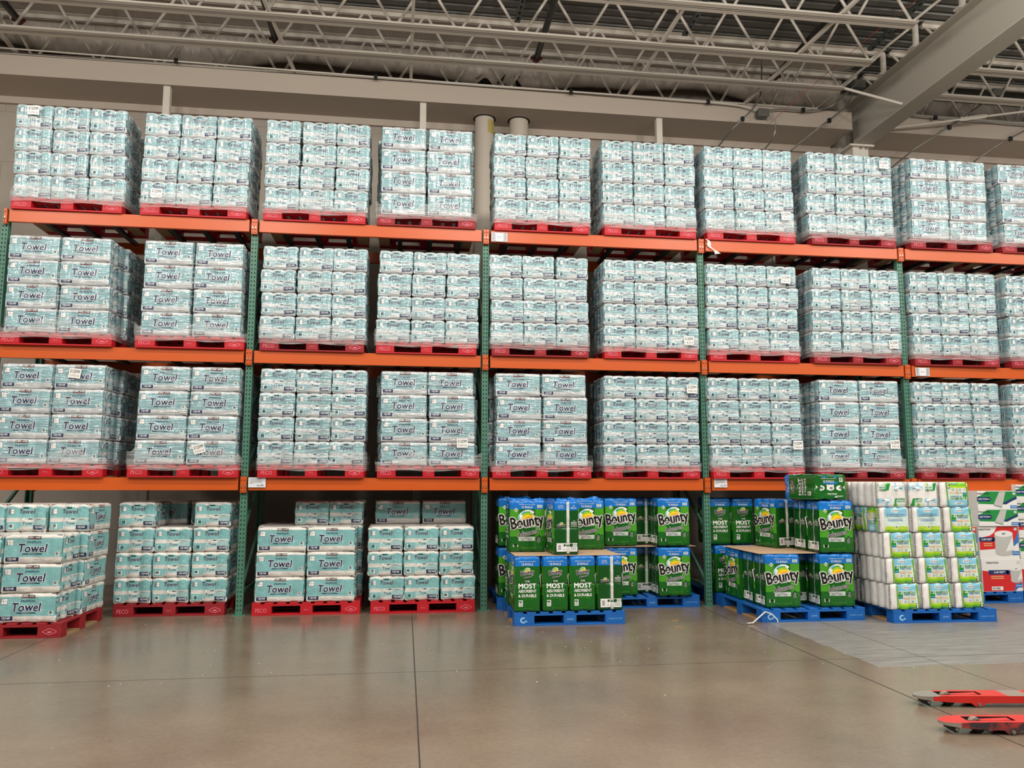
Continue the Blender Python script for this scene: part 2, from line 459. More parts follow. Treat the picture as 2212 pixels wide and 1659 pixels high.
def floor_material():
    m, t, P, N, L = nt('polished_concrete')
    tc = node(N, L, 'ShaderNodeTexCoord')
    sep = node(N, L, 'ShaderNodeSeparateXYZ', inp={0: tc.outputs['Object']})
    n1 = node(N, L, 'ShaderNodeTexNoise', inp={'Vector': tc.outputs['Object'], 'Scale': 0.7, 'Detail': 6.0, 'Roughness': 0.6})
    n2 = node(N, L, 'ShaderNodeTexNoise', inp={'Vector': tc.outputs['Object'], 'Scale': 26.0, 'Detail': 5.0, 'Roughness': 0.7})
    cr = node(N, L, 'ShaderNodeValToRGB', inp={0: n1.outputs['Fac']})
    cr.color_ramp.elements[0].position = 0.3; cr.color_ramp.elements[0].color = srgb(112, 98, 85)
    cr.color_ramp.elements[1].position = 0.72; cr.color_ramp.elements[1].color = srgb(136, 120, 102)
    mx = node(N, L, 'ShaderNodeMix', data_type='RGBA', blend_type='OVERLAY')
    mx.inputs[0].default_value = 0.25
    L.new(cr.outputs[0], mx.inputs[6]); L.new(n2.outputs['Color'], mx.inputs[7])
    g2 = node(N, L, 'ShaderNodeCombineColor', inp={0: n2.outputs['Fac'], 1: n2.outputs['Fac'], 2: n2.outputs['Fac']})
    L.new(g2.outputs[0], mx.inputs[7])
    col = mx.outputs[2]
    # newer grey slab: x > 3.02 and y > -3.22, brushed with fine diagonal scuffs
    mp = node(N, L, 'ShaderNodeMapping'); L.new(tc.outputs['Object'], mp.inputs[0])
    mp.inputs['Rotation'].default_value = (0, 0, 0.5); mp.inputs['Scale'].default_value = (2.2, 26, 1)
    n3 = node(N, L, 'ShaderNodeTexNoise', inp={'Vector': mp.outputs[0], 'Scale': 1.0, 'Detail': 6.0, 'Roughness': 0.7})
    cr3 = node(N, L, 'ShaderNodeValToRGB', inp={0: n3.outputs['Fac']})
    cr3.color_ramp.elements[0].position = 0.34; cr3.color_ramp.elements[0].color = srgb(112, 108, 108)
    cr3.color_ramp.elements[1].position = 0.6; cr3.color_ramp.elements[1].color = srgb(148, 144, 138)
    wob = node(N, L, 'ShaderNodeTexNoise', inp={'Vector': tc.outputs['Object'], 'Scale': 5.0, 'Detail': 5.0})
    wob2 = node(N, L, 'ShaderNodeMath', operation='MULTIPLY_ADD', inp={0: wob.outputs['Fac'], 1: 0.08, 2: -0.04})
    xs = node(N, L, 'ShaderNodeMath', operation='ADD', inp={0: sep.outputs[0], 1: wob2.outputs[0]})
    ys = node(N, L, 'ShaderNodeMath', operation='ADD', inp={0: sep.outputs[1], 1: wob2.outputs[0]})
    gx = node(N, L, 'ShaderNodeMath', operation='GREATER_THAN', inp={0: xs.outputs[0], 1: 3.02})
    gy = node(N, L, 'ShaderNodeMath', operation='GREATER_THAN', inp={0: ys.outputs[0], 1: -3.24})
    g = node(N, L, 'ShaderNodeMath', operation='MULTIPLY', inp={0: gx.outputs[0], 1: gy.outputs[0]})
    m2 = node(N, L, 'ShaderNodeMix', data_type='RGBA')
    L.new(g.outputs[0], m2.inputs[0]); L.new(col, m2.inputs[6]); L.new(cr3.outputs[0], m2.inputs[7])
    col = m2.outputs[2]
    # sawn joints
    acc = None
    for ax, pos, wd in ((0, -4.40, .005), (0, -0.85, .005), (0, 2.69, .007), (0, 3.62, .004), (0, 6.22, .005), (1, -2.92, .005), (1, -8.5, .005)):
        s = node(N, L, 'ShaderNodeMath', operation='SUBTRACT', inp={0: sep.outputs[ax], 1: pos})
        a = node(N, L, 'ShaderNodeMath', operation='ABSOLUTE', inp={0: s.outputs[0]})
        l = node(N, L, 'ShaderNodeMath', operation='LESS_THAN', inp={0: a.outputs[0], 1: wd})
        if acc is None: acc = l
        else: acc = node(N, L, 'ShaderNodeMath', operation='MAXIMUM', inp={0: acc.outputs[0], 1: l.outputs[0]})
    m3 = node(N, L, 'ShaderNodeMix', data_type='RGBA')
    L.new(acc.outputs[0], m3.inputs[0]); L.new(col, m3.inputs[6]); m3.inputs[7].default_value = srgb(52, 44, 40)
    L.new(m3.outputs[2], P.inputs['Base Color'])
    r1 = node(N, L, 'ShaderNodeMapRange', inp={0: n1.outputs['Fac'], 1: 0.3, 2: 0.7, 3: 0.17, 4: 0.3})
    r2 = node(N, L, 'ShaderNodeMath', operation='MULTIPLY_ADD', inp={0: g.outputs[0], 1: 0.16, 2: r1.outputs[0]})
    r3 = node(N, L, 'ShaderNodeMath', operation='MAXIMUM', inp={0: r2.outputs[0], 1: acc.outputs[0]})
    L.new(r3.outputs[0], P.inputs['Roughness'])
    P.inputs['Specular IOR Level'].default_value = 0.6
    b = node(N, L, 'ShaderNodeBump', inp={'Strength': 0.12, 'Distance': 0.003, 'Height': n2.outputs['Fac']})
    L.new(b.outputs[0], P.inputs['Normal'])
floor_material()

def wall_material():
    m, t, P, N, L = nt('painted_wall')
    tc = node(N, L, 'ShaderNodeTexCoord')
    n1 = node(N, L, 'ShaderNodeTexNoise', inp={'Vector': tc.outputs['Object'], 'Scale': 1.3, 'Detail': 7.0, 'Roughness': 0.6})
    cr = node(N, L, 'ShaderNodeValToRGB', inp={0: n1.outputs['Fac']})
    cr.color_ramp.elements[0].position = 0.3; cr.color_ramp.elements[0].color = srgb(164, 154, 144)
    cr.color_ramp.elements[1].position = 0.7; cr.color_ramp.elements[1].color = srgb(186, 176, 164)
    # large masonry joints
    mp = node(N, L, 'ShaderNodeMapping'); L.new(tc.outputs['Object'], mp.inputs[0])
    mp.inputs['Rotation'].default_value = (math.pi / 2, 0, 0)
    br = node(N, L, 'ShaderNodeTexBrick', inp={'Vector': mp.outputs[0], 'Color1': (1, 1, 1, 1), 'Color2': (0.97, 0.97, 0.97, 1), 'Mortar': (0.72, 0.70, 0.68, 1),
                                               'Scale': 1.0, 'Mortar Size': 0.004, 'Brick Width': 1.6, 'Row Height': 0.8})
    mm = node(N, L, 'ShaderNodeMix', data_type='RGBA', blend_type='MULTIPLY'); mm.inputs[0].default_value = 1
    L.new(cr.outputs[0], mm.inputs[6]); L.new(br.outputs['Color'], mm.inputs[7])
    L.new(mm.outputs[2], P.inputs['Base Color'])
    P.inputs['Roughness'].default_value = 0.85
    b = node(N, L, 'ShaderNodeBump', inp={'Strength': 0.3, 'Distance': 0.006, 'Height': n1.outputs['Fac']})
    L.new(b.outputs[0], P.inputs['Normal'])
wall_material()

def insulation_material():
    m, t, P, N, L = nt('insulation_facing')
    tc = node(N, L, 'ShaderNodeTexCoord')
    mp = node(N, L, 'ShaderNodeMapping'); L.new(tc.outputs['Object'], mp.inputs[0])
    mp.inputs['Rotation'].default_value = (0, 0, 0.6); mp.inputs['Scale'].default_value = (22, 3.0, 3.0)
    n = node(N, L, 'ShaderNodeTexNoise', inp={'Vector': mp.outputs[0], 'Scale': 1.0, 'Detail': 3.0, 'Distortion': 0.6})
    P.inputs['Base Color'].default_value = srgb(206, 194, 182)
    P.inputs['Roughness'].default_value = 0.3
    b = node(N, L, 'ShaderNodeBump', inp={'Strength': 0.7, 'Distance': 0.03, 'Height': n.outputs['Fac']})
    L.new(b.outputs[0], P.inputs['Normal'])
insulation_material()

# ================================================================== the building
rnd = random.Random(7)
ZC = 7.75      # underside of the roof joists
ZD = 8.47      # roof deck

def struct(o, name=None):
    o['kind'] = 'structure'
    return o
m = MB(); m.box(-22, -20, -0.2, 26, 3.2, 0, 'polished_concrete'); struct(m.build('floor'))
m = MB(); m.box(-22, 2.95, 0, 26, 3.15, ZD, 'painted_wall'); struct(m.build('wall_rear'))

# corrugated steel roof deck, ribs parallel to the racking
m = MB()
prof = []; y = -17.0
while y < 2.9:
    for dy, dz in ((0, 0), (0.09, 0), (0.11, 0.04), (0.15, 0.04), (0.17, 0)):
        prof.append((y + dy, ZD + dz))
    y += 0.19
vs = [(x, a, b) for x in (-22, 26) for a, b in prof]; n = len(prof)
m.add(vs, [(k, k + 1, n + k + 1, n + k) for k in range(n - 1)], 'deck_steel')
m.box(-22, -17, ZD + 0.05, 26, 3.15, ZD + 0.12, 'deck_steel')
struct(m.build('ceiling'))

# insulation blanket sagging under the deck along the wall
m = MB(); NX, NY = 130, 26; vs = []
for i in range(NX + 1):
    x = -12 + 18.4 * i / NX
    amp = 0.40 + 0.11 * math.sin(x * 1.15 + 0.8) + 0.05 * math.sin(x * 2.7)
    for j in range(NY + 1):
        t = j / NY; yy = 1.45 + 1.47 * t; q = max(0.0, (yy - 2.40) / 0.52)
        z = ZD - 0.004 - amp * max(0.0, math.sin(math.pi * min(1, q) ** 0.8)) ** 0.8
        vs.append((x, yy, z - 0.006 * (1 + math.sin(x * 21 + t * 30)) * (1 if q > 0 else .2)))
m.add(vs, [(i * (NY + 1) + j, i * (NY + 1) + j + 1, (i + 1) * (NY + 1) + j + 1, (i + 1) * (NY + 1) + j) for i in range(NX) for j in range(NY)], 'insulation_facing', True)
o = m.build('insulation_blanket')
tag(o, 'white faced insulation blanket sagging under the roof deck along the wall', 'insulation')
sm = o.modifiers.new('thickness', 'SOLIDIFY'); sm.thickness = 0.004

# ledge that runs along the wall under the joists
m = MB()
def ledge(x0, x1, label):
    r = empty('wall_ledge', (x0, 2.2, 7.4)); tag(r, label, 'wall ledge')
    a = MB(); a.box(0, -0.02, 0.03, x1 - x0, 0.0, 0.335, 'ledge_paint'); a.build('fascia', r)
    a = MB(); a.box(0, 0, 0.03, x1 - x0, 0.75, 0.07, 'ledge_paint'); a.build('soffit', r)
    a = MB(); a.box(0, 0.69, -0.08, x1 - x0, 0.748, 0.03, 'ledge_paint'); a.build('wall_angle', r)
ledge(-14, 6.42, 'long painted steel ledge on the wall running up to the big girder')
ledge(6.98, 18, 'painted steel ledge on the wall beyond the big girder')
for k, (x, lab) in enumerate(((-4.62, 'slim white post under the wall ledge behind the second top shelf load'), (-0.78, 'slim white post under the wall ledge beside the two drain pipes'), (3.06, 'slim white post under the wall ledge behind the sixth top shelf load'))):
    a = MB(); a.bbox(x - 0.05, 2.22, 0, x + 0.05, 2.32, 7.43, 'joist_paint'); a.box(x - 0.1, 2.2, 0, x + 0.1, 2.36, 0.02, 'joist_paint')
    tag(a.build('steel_post'), lab, 'post', 'slim posts along the wall')

# ---------------------------------------------------------------- roof joists
def joist(y, x0, x1, z, label, phase=0.11, end_left=False, end_right=False):
    r = empty('roof_joist', ((x0 + x1) / 2, y, z)); tag(r, label, 'joist', 'open web roof joists')
    cx = (x0 + x1) / 2
    a = MB()
    for s in (-1, 1):   # double angle
        a.box(x0 - cx, s * 0.004 if s > 0 else -0.095, 0, x1 - cx, 0.095 if s > 0 else -0.004, 0.008, 'joist_paint')
        a.box(x0 - cx, s * 0.012 if s > 0 else -0.022, 0, x1 - cx, 0.022 if s > 0 else -0.012, 0.07, 'joist_paint')
    a.build('bottom_chord', r)
    a = MB()
    t0 = x0 - (0.75 if end_left else 0); t1 = x1 + (0.75 if end_right else 0)
    for s in (-1, 1):
        a.box(t0 - cx, 0.012 if s > 0 else -0.095, 0.70, t1 - cx, 0.095 if s > 0 else -0.012, 0.708, 'joist_paint')
        a.box(t0 - cx, 0.012 if s > 0 else -0.022, 0.64, t1 - cx, 0.022 if s > 0 else -0.012, 0.70, 'joist_paint')
    a.build('top_chord', r)
    k0 = int(math.ceil((t0 - phase) / 0.885)); k1 = int(math.floor((t1 - phase) / 0.885))
    for k in range(k0, k1 + 1):
        xt = phase + 0.885 * k
        for d in (-1, 1):
            xb = xt + d * 0.41
            if x0 + 0.02 < xb < x1 - 0.02:
                a = MB(); a.tube([(xb - cx, 0, 0.03), (xt + d * 0.03 - cx, 0, 0.68)], 0.021, 'joist_paint', 8)
                a.build('web_bar', r)
    if end_right:
        a = MB(); a.tube([(x1 - 0.05 - cx, 0, 0.04), (x1 + 0.72 - cx, 0, 0.68)], 0.02, 'joist_paint', 8); a.build('web_bar', r)
    if end_left:
        a = MB(); a.tube([(x0 + 0.05 - cx, 0, 0.04), (x0 - 0.72 - cx, 0, 0.68)], 0.02, 'joist_paint', 8); a.build('web_bar', r)
    return r
XG = 6.70   # girder
JY = [(2.28, 'roof joist just above the wall ledge'), (1.52, 'second roof joist out from the wall'), (0.70, 'third roof joist out from the wall'), (-0.31, 'fourth roof joist out from the wall'), (-1.45, 'fifth roof joist out from the wall')]
for k, (y, lab) in enumerate(JY):
    joist(y, -11.9, 5.86, ZC, lab + ', this side of the girder', 0.11, False, True)
for k, (y, lab) in enumerate(JY[:4]):
    joist(y, 7.46, 16.0, ZC, lab + ', beyond the girder', 0.2, True, False)

# big plate girder
r = empty('steel_girder', (XG, 2.6, 7.27)); tag(r, 'wide painted steel girder crossing the ceiling from the wall column', 'girder')
a = MB(); a.box(-0.15, -12, 0, 0.17, 0.05, 0.022, 'girder_paint'); a.build('bottom_flange', r)
a = MB(); a.box(-0.01, -12, 0.022, 0.012, 0.0, 0.75, 'girder_paint'); a.build('web_plate', r)
a = MB(); a.box(-0.15, -12, 0.75, 0.17, 0.0, 0.775, 'girder_paint'); a.build('top_flange', r)
for y, _ in JY[1:4]:
    a = MB(); a.tube([(-0.10, y - 2.6, 0.775), (-0.10, y - 2.6, 1.16)], 0.045, 'joist_paint', 10); a.box(-0.2, y - 2.6 - .06, 0.776, -.0, y - 2.6 + .06, 0.80, 'joist_paint'); a.build('joist_seat', r)
r = empty('steel_column', (XG + 0.02, 2.42, 0)); tag(r, 'painted steel column carrying the big girder at the wall', 'column')
a = MB(); a.bbox(-0.16, 0, 0.02, 0.13, 0.3, 7.24, 'joist_paint', 0.01); a.build('shaft', r)
a = MB(); a.box(-0.24, -0.06, 7.24, 0.2, 0.36, 7.27, 'joist_paint'); a.build('cap_plate', r)
for sx in (-0.02, 0.08):
    a = MB(); a.tube([(sx, -0.02, 7.205), (sx, -0.02, 7.24)], 0.018, 'steel_bolt', 6); a.build('bolt', r)
a = MB(); a.box(-0.25, -0.1, 0, 0.22, 0.4, 0.02, 'joist_paint'); a.build('base_plate', r)

# bridging struts between joists, seen as the pale bars that cross the webs
BR = [((-6.75, 2.28, 7.78), (-7.25, 1.52, 8.42)), ((-2.75, 2.28, 7.78), (-2.95, -0.31, 7.78)), ((-0.98, 2.28, 7.78), (-0.95, -1.45, 7.78)), ((2.55, 2.28, 7.78), (2.62, -1.45, 7.78)), ((4.55, 2.28, 7.80), (4.85, -1.45, 7.80))]
BL = ['pale diagonal brace over the ledge above the first top shelf load', 'pale bridging bar between the joists above the second top shelf load', 'pale bridging bar between the joists above the fourth top shelf load', 'pale bridging bar between the joists above the sixth top shelf load', 'pale bridging bar between the joists above the seventh top shelf load']
for (p, q), lab in zip(BR, BL):
    a = MB(); a.bar(p, q, 0.045, 0.045, 'joist_paint'); tag(a.build('bridging_bar'), lab, 'bracing bar', 'bridging between the joists')
# rod brace from joist end to the girder foot with a turnbuckle
a = MB(); a.bar((5.84, 1.52, 7.8), (6.56, 1.04, 7.33), 0.03, 0.035, 'joist_paint'); tag(a.build('brace_angle'), 'thin brace from the second joist end down to the girder', 'brace')
a = MB(); a.bar((6.88, 1.13, 7.33), (7.5, 1.52, 7.76), 0.03, 0.035, 'joist_paint'); tag(a.build('brace_angle'), 'thin brace from the girder up to a joist end beyond it', 'brace')
r = empty('tie_rod', (6.95, 2.05, 7.42)); tag(r, 'slanting tie rod with turnbuckle beyond the girder', 'tie rod')
a = MB(); a.tube([(0, 0, 0), (4.2, -0.6, 0.55)], 0.018, 'joist_paint', 8); a.build('rod', r)
a = MB(); a.bar((1.25, -0.18, 0.14), (1.65, -0.236, 0.195), 0.012, 0.014, 'joist_paint'); a.bar((1.25, -0.18, 0.19), (1.65, -0.236, 0.245), 0.012, 0.014, 'joist_paint'); a.bar((1.23, -0.18, 0.13), (1.25, -0.18, 0.20), 0.02, 0.02, 'joist_paint'); a.bar((1.65, -0.236, 0.185), (1.67, -0.236, 0.255), 0.02, 0.02, 'joist_paint'); a.build('turnbuckle', r)

# roof drain pipes
def drain(x, lab, patch):
    r = empty('drain_pipe', (x, 2.66, 0)); tag(r, lab, 'pipe', 'roof drain pipes')
    a = MB(); a.tube([(0, 0, 0.0), (0, 0, 2), (0, 0, 5), (0, 0, 7.0), (0, 0, 8.0)], 0.155, 'drain_wrap', 24); a.build('pipe_wrap', r)
    a = MB(); a.tube([(0, 0, 7.424), (0, 0, 7.432)], 0.185, 'hole_black', 24); a.build('collar', r)
    if patch:
        a = MB(); a.tube([(0, 0, 7.17), (0, 0, 7.36)], 0.158, 'yellow_patch', 24, caps=False)
        keep = [(v, f) for v, f in ()]
        # only the quarter facing the aisle to the east
        a2 = MB()
        n = 6
        for k in range(n):
            b0, b1 = R(-75 + 75 * k / n), R(-75 + 75 * (k + 1) / n)
            a2.add([(0.158 * math.cos(b0), 0.158 * math.sin(b0), 7.15), (0.158 * math.cos(b1), 0.158 * math.sin(b1), 7.15), (0.158 * math.cos(b1), 0.158 * math.sin(b1), 7.37), (0.158 * math.cos(b0), 0.158 * math.sin(b0), 7.37)], [(0, 1, 2, 3)], 'yellow_patch')
        a2.build('yellow_label', r)
        a = MB(); a.tube([(0, 0, 7.8), (0, 0, 8.1)], 0.165, 'hole_black', 18); a.build('pipe_elbow', r)
drain(0.23, 'white wrapped drain pipe with a yellow label, on the wall', True)
drain(0.80, 'plain white wrapped drain pipe on the wall, no label', False)
# torn insulation at the pipe heads
a = MB(); rr = random.Random(3)
for k in range(9):
    x = 0.15 + 0.08 * k; P = [(x + rr.uniform(-.1, .1), 2.42 + rr.uniform(-.1, .1), 8.12 - rr.uniform(0, .3)) for _ in range(3)]
    P2 = [(p[0], p[1] + .03, p[2] + .01) for p in P]
    a.add(P + P2, [(0, 1, 2), (5, 4, 3), (0, 3, 4, 1), (1, 4, 5, 2), (2, 5, 3, 0)], 'hole_black' if k % 3 else 'pallet_wood')
tag(a.build('torn_insulation_foam'), 'torn blackened insulation around the drain pipe heads', 'insulation', kind='stuff')

# black sprinkler branch pipes
for x, lab in ((-6.55, 'black sprinkler pipe end over the first top shelf load'), (-2.99, 'black sprinkler pipe end over the third top shelf load'), (0.95, 'black sprinkler pipe end over the drain pipes'), (4.88, 'black sprinkler pipe end over the seventh top shelf load')):
    r = empty('sprinkler_pipe', (x, 1.75, 8.06)); tag(r, lab, 'pipe', 'black sprinkler pipes')
    a = MB(); a.tube([(0, 0, 0), (0, -12, 0)], 0.048, 'sprinkler_black', 14); a.build('pipe_run', r)
    a = MB(); a.tube([(0, 0.07, 0), (0, -0.0, 0)], 0.06, 'sprinkler_cap', 12); a.box(-0.09, 0.02, -0.02, 0.09, 0.05, 0.02, 'sprinkler_cap'); a.build('end_cap', r)
    a = MB(); a.tube([(0, -0.5, 0), (0, -0.58, 0)], 0.053, 'conduit_metal', 12, caps=False); a.build('band', r)
# galvanised strut rails
for x, lab in ((0.55, 'dark perforated strut rail above the drain pipes'), (3.1, 'dark perforated strut rail above the sixth top shelf load'), (6.1, 'dark perforated strut rail beside the big girder')):
    r = empty('strut_rail', (x, -1.5, 8.2)); tag(r, lab, 'rail', 'perforated strut rails')
    a = MB(); a.box(-0.04, -3, 0, 0.04, 2.6, 0.04, 'strut_galvanised')
    for k in range(40): a.box(-0.015, -3 + 0.14 * k, -0.001, 0.015, -2.93 + 0.14 * k, 0.002, 'hole_black')
    a.build('channel', r)

# conduits
def conduit(pts, lab, r=0.014, mat='conduit_metal', clips=()):
    P = [Vector(p) for p in pts]
    Q = [P[0]]
    for k in range(1, len(P) - 1):
        a = (P[k] - P[k - 1]); b = (P[k + 1] - P[k]); d = min(0.14, a.length / 2, b.length / 2)
        s = P[k] - a.normalized() * d; e = P[k] + b.normalized() * d
        for t in (0, .25, .5, .75, 1): Q.append(s.lerp(P[k], t).lerp(P[k].lerp(e, t), t))
    Q.append(P[-1])
    rt = empty('conduit', tuple(P[0])); tag(rt, lab, 'conduit')
    o = MB(); o.tube([q - P[0] for q in Q], r, mat, 8); o.build('tube', rt)
    for c in clips:
        o = MB(); c = Vector(c) - P[0]; o.box(c.x - .025, c.y - .03, c.z - .035, c.x + .025, c.y + .02, c.z + .035, 'plastic_black'); o.build('clip', rt)
conduit([(-12, 2.1, 7.83), (-4.47, 2.1, 7.77), (-1.52, 2.1, 7.74), (1.56, 2.1, 7.72), (4.0, 2.1, 7.70), (4.45, 2.1, 7.68), (4.72, 2.1, 7.60)],
        'thin conduit clipped along the top of the wall ledge', 0.012, 'joist_paint', [(-4.47, 2.1, 7.77), (-1.52, 2.1, 7.73), (1.56, 2.1, 7.71), (3.85, 2.1, 7.70)])
conduit([(4.80, 2.1, 7.60), (5.05, 2.1, 7.67), (5.6, 2.1, 7.66), (6.0, 2.08, 7.75), (6.3, 1.6, 8.05)], 'thin conduit from the junction box toward the girder', 0.012, 'conduit_metal', [(5.5, 2.1, 7.67)])
conduit([(4.76, 2.0, 8.44), (4.73, 2.0, 7.84), (4.59, 2.0, 7.59), (4.24, 2.05, 7.25), (4.05, 2.9, 6.95), (4.05, 2.93, 5.0)], 'bent metal conduit dropping to the wall behind the seventh top shelf load', 0.013, 'conduit_metal', [(4.40, 2.03, 7.41)])
conduit([(6.5, 2.0, 8.42), (6.35, 2.0, 7.99), (6.23, 2.0, 7.74), (5.72, 2.02, 7.34), (5.36, 2.4, 7.05), (5.3, 2.93, 6.7), (5.3, 2.93, 5.0)], 'bent metal conduit dropping to the wall left of the girder column', 0.013, 'conduit_metal', [(5.9, 2.0, 7.47)])
conduit([(4.86, 2.0, 7.51), (4.97, 2.0, 7.36), (4.93, 2.02, 7.12), (4.85, 2.6, 6.95), (4.85, 2.93, 6.4)], 'short hooked conduit under the junction box', 0.012)
conduit([(9.36, 2.0, 8.42), (8.07, 2.0, 7.49), (7.49, 2.1, 7.13), (7.25, 2.9, 6.85), (7.25, 2.93, 5.0)], 'straight slanting conduit dropping to the wall just beyond the girder', 0.013, 'conduit_metal', [(8.07, 2.0, 7.49)])
conduit([(10.2, 2.0, 7.9), (9.0, 2.0, 7.27), (8.68, 2.1, 7.04), (8.5, 2.9, 6.8), (8.5, 2.93, 5.0)], 'slanting conduit dropping to the wall over the tenth top shelf load', 0.013, 'conduit_metal', [(9.2, 2.0, 7.36)])
conduit([(6.95, 2.15, 8.3), (7.15, 2.12, 7.8), (7.5, 2.1, 7.71), (12, 2.1, 7.66)], 'thin conduit along the joist beyond the girder', 0.012, 'conduit_metal', [(7.9, 2.1, 7.70)])
conduit([(4.9, 2.05, 7.40), (5.3, 1.6, 7.75), (5.9, 0.3, 8.2), (6.4, -1.2, 8.4)], 'thin red cable strung up toward the girder', 0.0035, 'cable_red')
for (x, y, z, lab) in ((4.77, 2.08, 7.55, 'grey metal junction box hanging under the ledge conduit'), (6.42, 1.95, 8.1, 'grey metal junction box at a joist end beside the girder'), (8.9, 1.9, 8.1, 'grey metal junction box on a joist beyond the girder')):
    r = empty('junction_box', (x, y, z)); tag(r, lab, 'electrical box', 'junction boxes')
    a = MB(); a.bbox(-.09, -.06, -.06, .09, .06, .06, 'strut_galvanised', .006); a.build('box_body', r)
    a = MB(); a.box(-.095, -.066, -.065, .095, -.06, .065, 'conduit_metal'); a.build('cover_plate', r)

# ================================================================== pallet racking
LV = {1: 1.57, 2: 3.07, 3: 4.67}      # top of the beams
UX = [-5.64, -2.82, 0.0, 2.82, 5.64, 8.46]
UN = ['at the open end by the angled floor load', 'between the two floor loads with red pallets', 'between the white floor packs and the green packs', 'between the two groups of green packs', 'behind the white bamboo packs', 'beyond the printed cartons']
LN = {1: 'lowest', 2: 'middle', 3: 'top'}
def post_mesh():
    a = MB()
    w = 0.039
    a.prism([(-w, 0.0), (w, 0.0), (w, 0.07), (w - .012, 0.07), (w - .012, .006), (-w + .012, .006), (-w + .012, .07), (-w, .07)], 0.0, 4.675, 'rack_green', 'z')
    z = 0.06
    while z < 4.65:
        for sx in (-0.018, 0.018):
            P = [(sx - .007, -.0012, z + .004), (sx - .005, -.0012, z + .012), (sx + .005, -.0012, z + .012), (sx + .007, -.0012, z + .004), (sx + .003, -.0012, z - .010), (sx - .003, -.0012, z - .010)]
            a.add(P, [tuple(reversed(range(6)))], 'hole_black')
        z += 0.0508
    return a.mesh('post')
PM = post_mesh()
a = MB(); a.box(-.075, -.03, 0, .075, .1, .008, 'rack_green'); FM = a.mesh('foot_plate')
a = MB()
for k in range(6):
    z0 = 0.25 + 0.68 * k
    a.bar((0, 0.06, z0), (0, 1.08, z0 + (0.68 if k % 2 == 0 else 0.68)), 0.03, 0.03, 'rack_green')
    if k in (0, 5): a.bar((0, 0.06, z0), (0, 1.08, z0), 0.03, 0.03, 'rack_green')
BM = a.mesh('brace')
for x, nm in zip(UX, UN):
    r = empty('rack_upright', (x, 0, 0))
    tag(r, 'green perforated steel rack upright frame %s' % nm, 'rack upright', 'green rack uprights')
    link(bpy.data.objects.new('post', PM), r)
    rear = link(bpy.data.objects.new('post', PM), r); rear.location = (0, 1.15, 0); rear.rotation_euler = (0, 0, math.pi)
    f = link(bpy.data.objects.new('foot_plate', FM), r)
    f = link(bpy.data.objects.new('foot_plate', FM), r); f.location = (0, 1.07, 0)
    link(bpy.data.objects.new('brace', BM), r)

def beam_mesh():
    a = MB(); L = 1.37
    a.prism([(-0.045, 0), (0.0, 0), (0.0, -0.145), (-0.045, -0.145), (-0.045, -0.012)], -L + 0.02, L - 0.02, 'rack_orange', 'x')
    return a.mesh('beam')
def bracket_mesh():
    a = MB()
    a.bbox(-0.036, -0.05, -0.175, 0.0, -0.002, 0.012, 'rack_orange', 0.003)
    for z in (-0.03, -0.095, -0.12, -0.155):
        a.tube([(-0.018, -0.050, z), (-0.018, -0.054, z)], 0.006 if z not in (-0.095,) else 0.010, 'hole_black' if z != -0.095 else 'steel_bolt', 8)
    return a.mesh('end_bracket')
BEAM, BRK = beam_mesh(), bracket_mesh()
BAYN = ['first', 'second', 'third', 'fourth', 'fifth']
for bi in range(5):
    cx = UX[bi] + 1.41
    for lv in (1, 2, 3):
        for rear in (False, True):
            r = empty('rack_beam', (cx, 1.16 if rear else 0.0, LV[lv]), math.pi if rear else 0.0)
            tag(r, 'orange %s rack beam under the %s shelf, %s bay along' % ('rear' if rear else 'front', LN[lv], BAYN[bi]), 'rack beam', 'orange rack beams')
            link(bpy.data.objects.new('beam', BEAM), r)
            b = link(bpy.data.objects.new('end_bracket', BRK), r); b.location = (1.41, 0, 0)
            b = link(bpy.data.objects.new('end_bracket', BRK), r); b.location = (-1.41, 0, 0); b.scale = (-1, 1, 1)
        if lv > 1:
            for k, dx in enumerate((-1.1, -0.72, -0.33, 0.33, 0.72, 1.1)):
                a = MB(); a.box(-0.03, 0.0, -0.04, 0.03, 1.115, 0.0, 'support_steel')
                o = a.build('support_bar', None, (cx + dx, 0.0, LV[lv] - 0.004))
                tag(o, 'dark steel pallet support bar under a load of the %s shelf' % LN[lv], 'support bar', 'support bars of the %s shelf' % LN[lv])

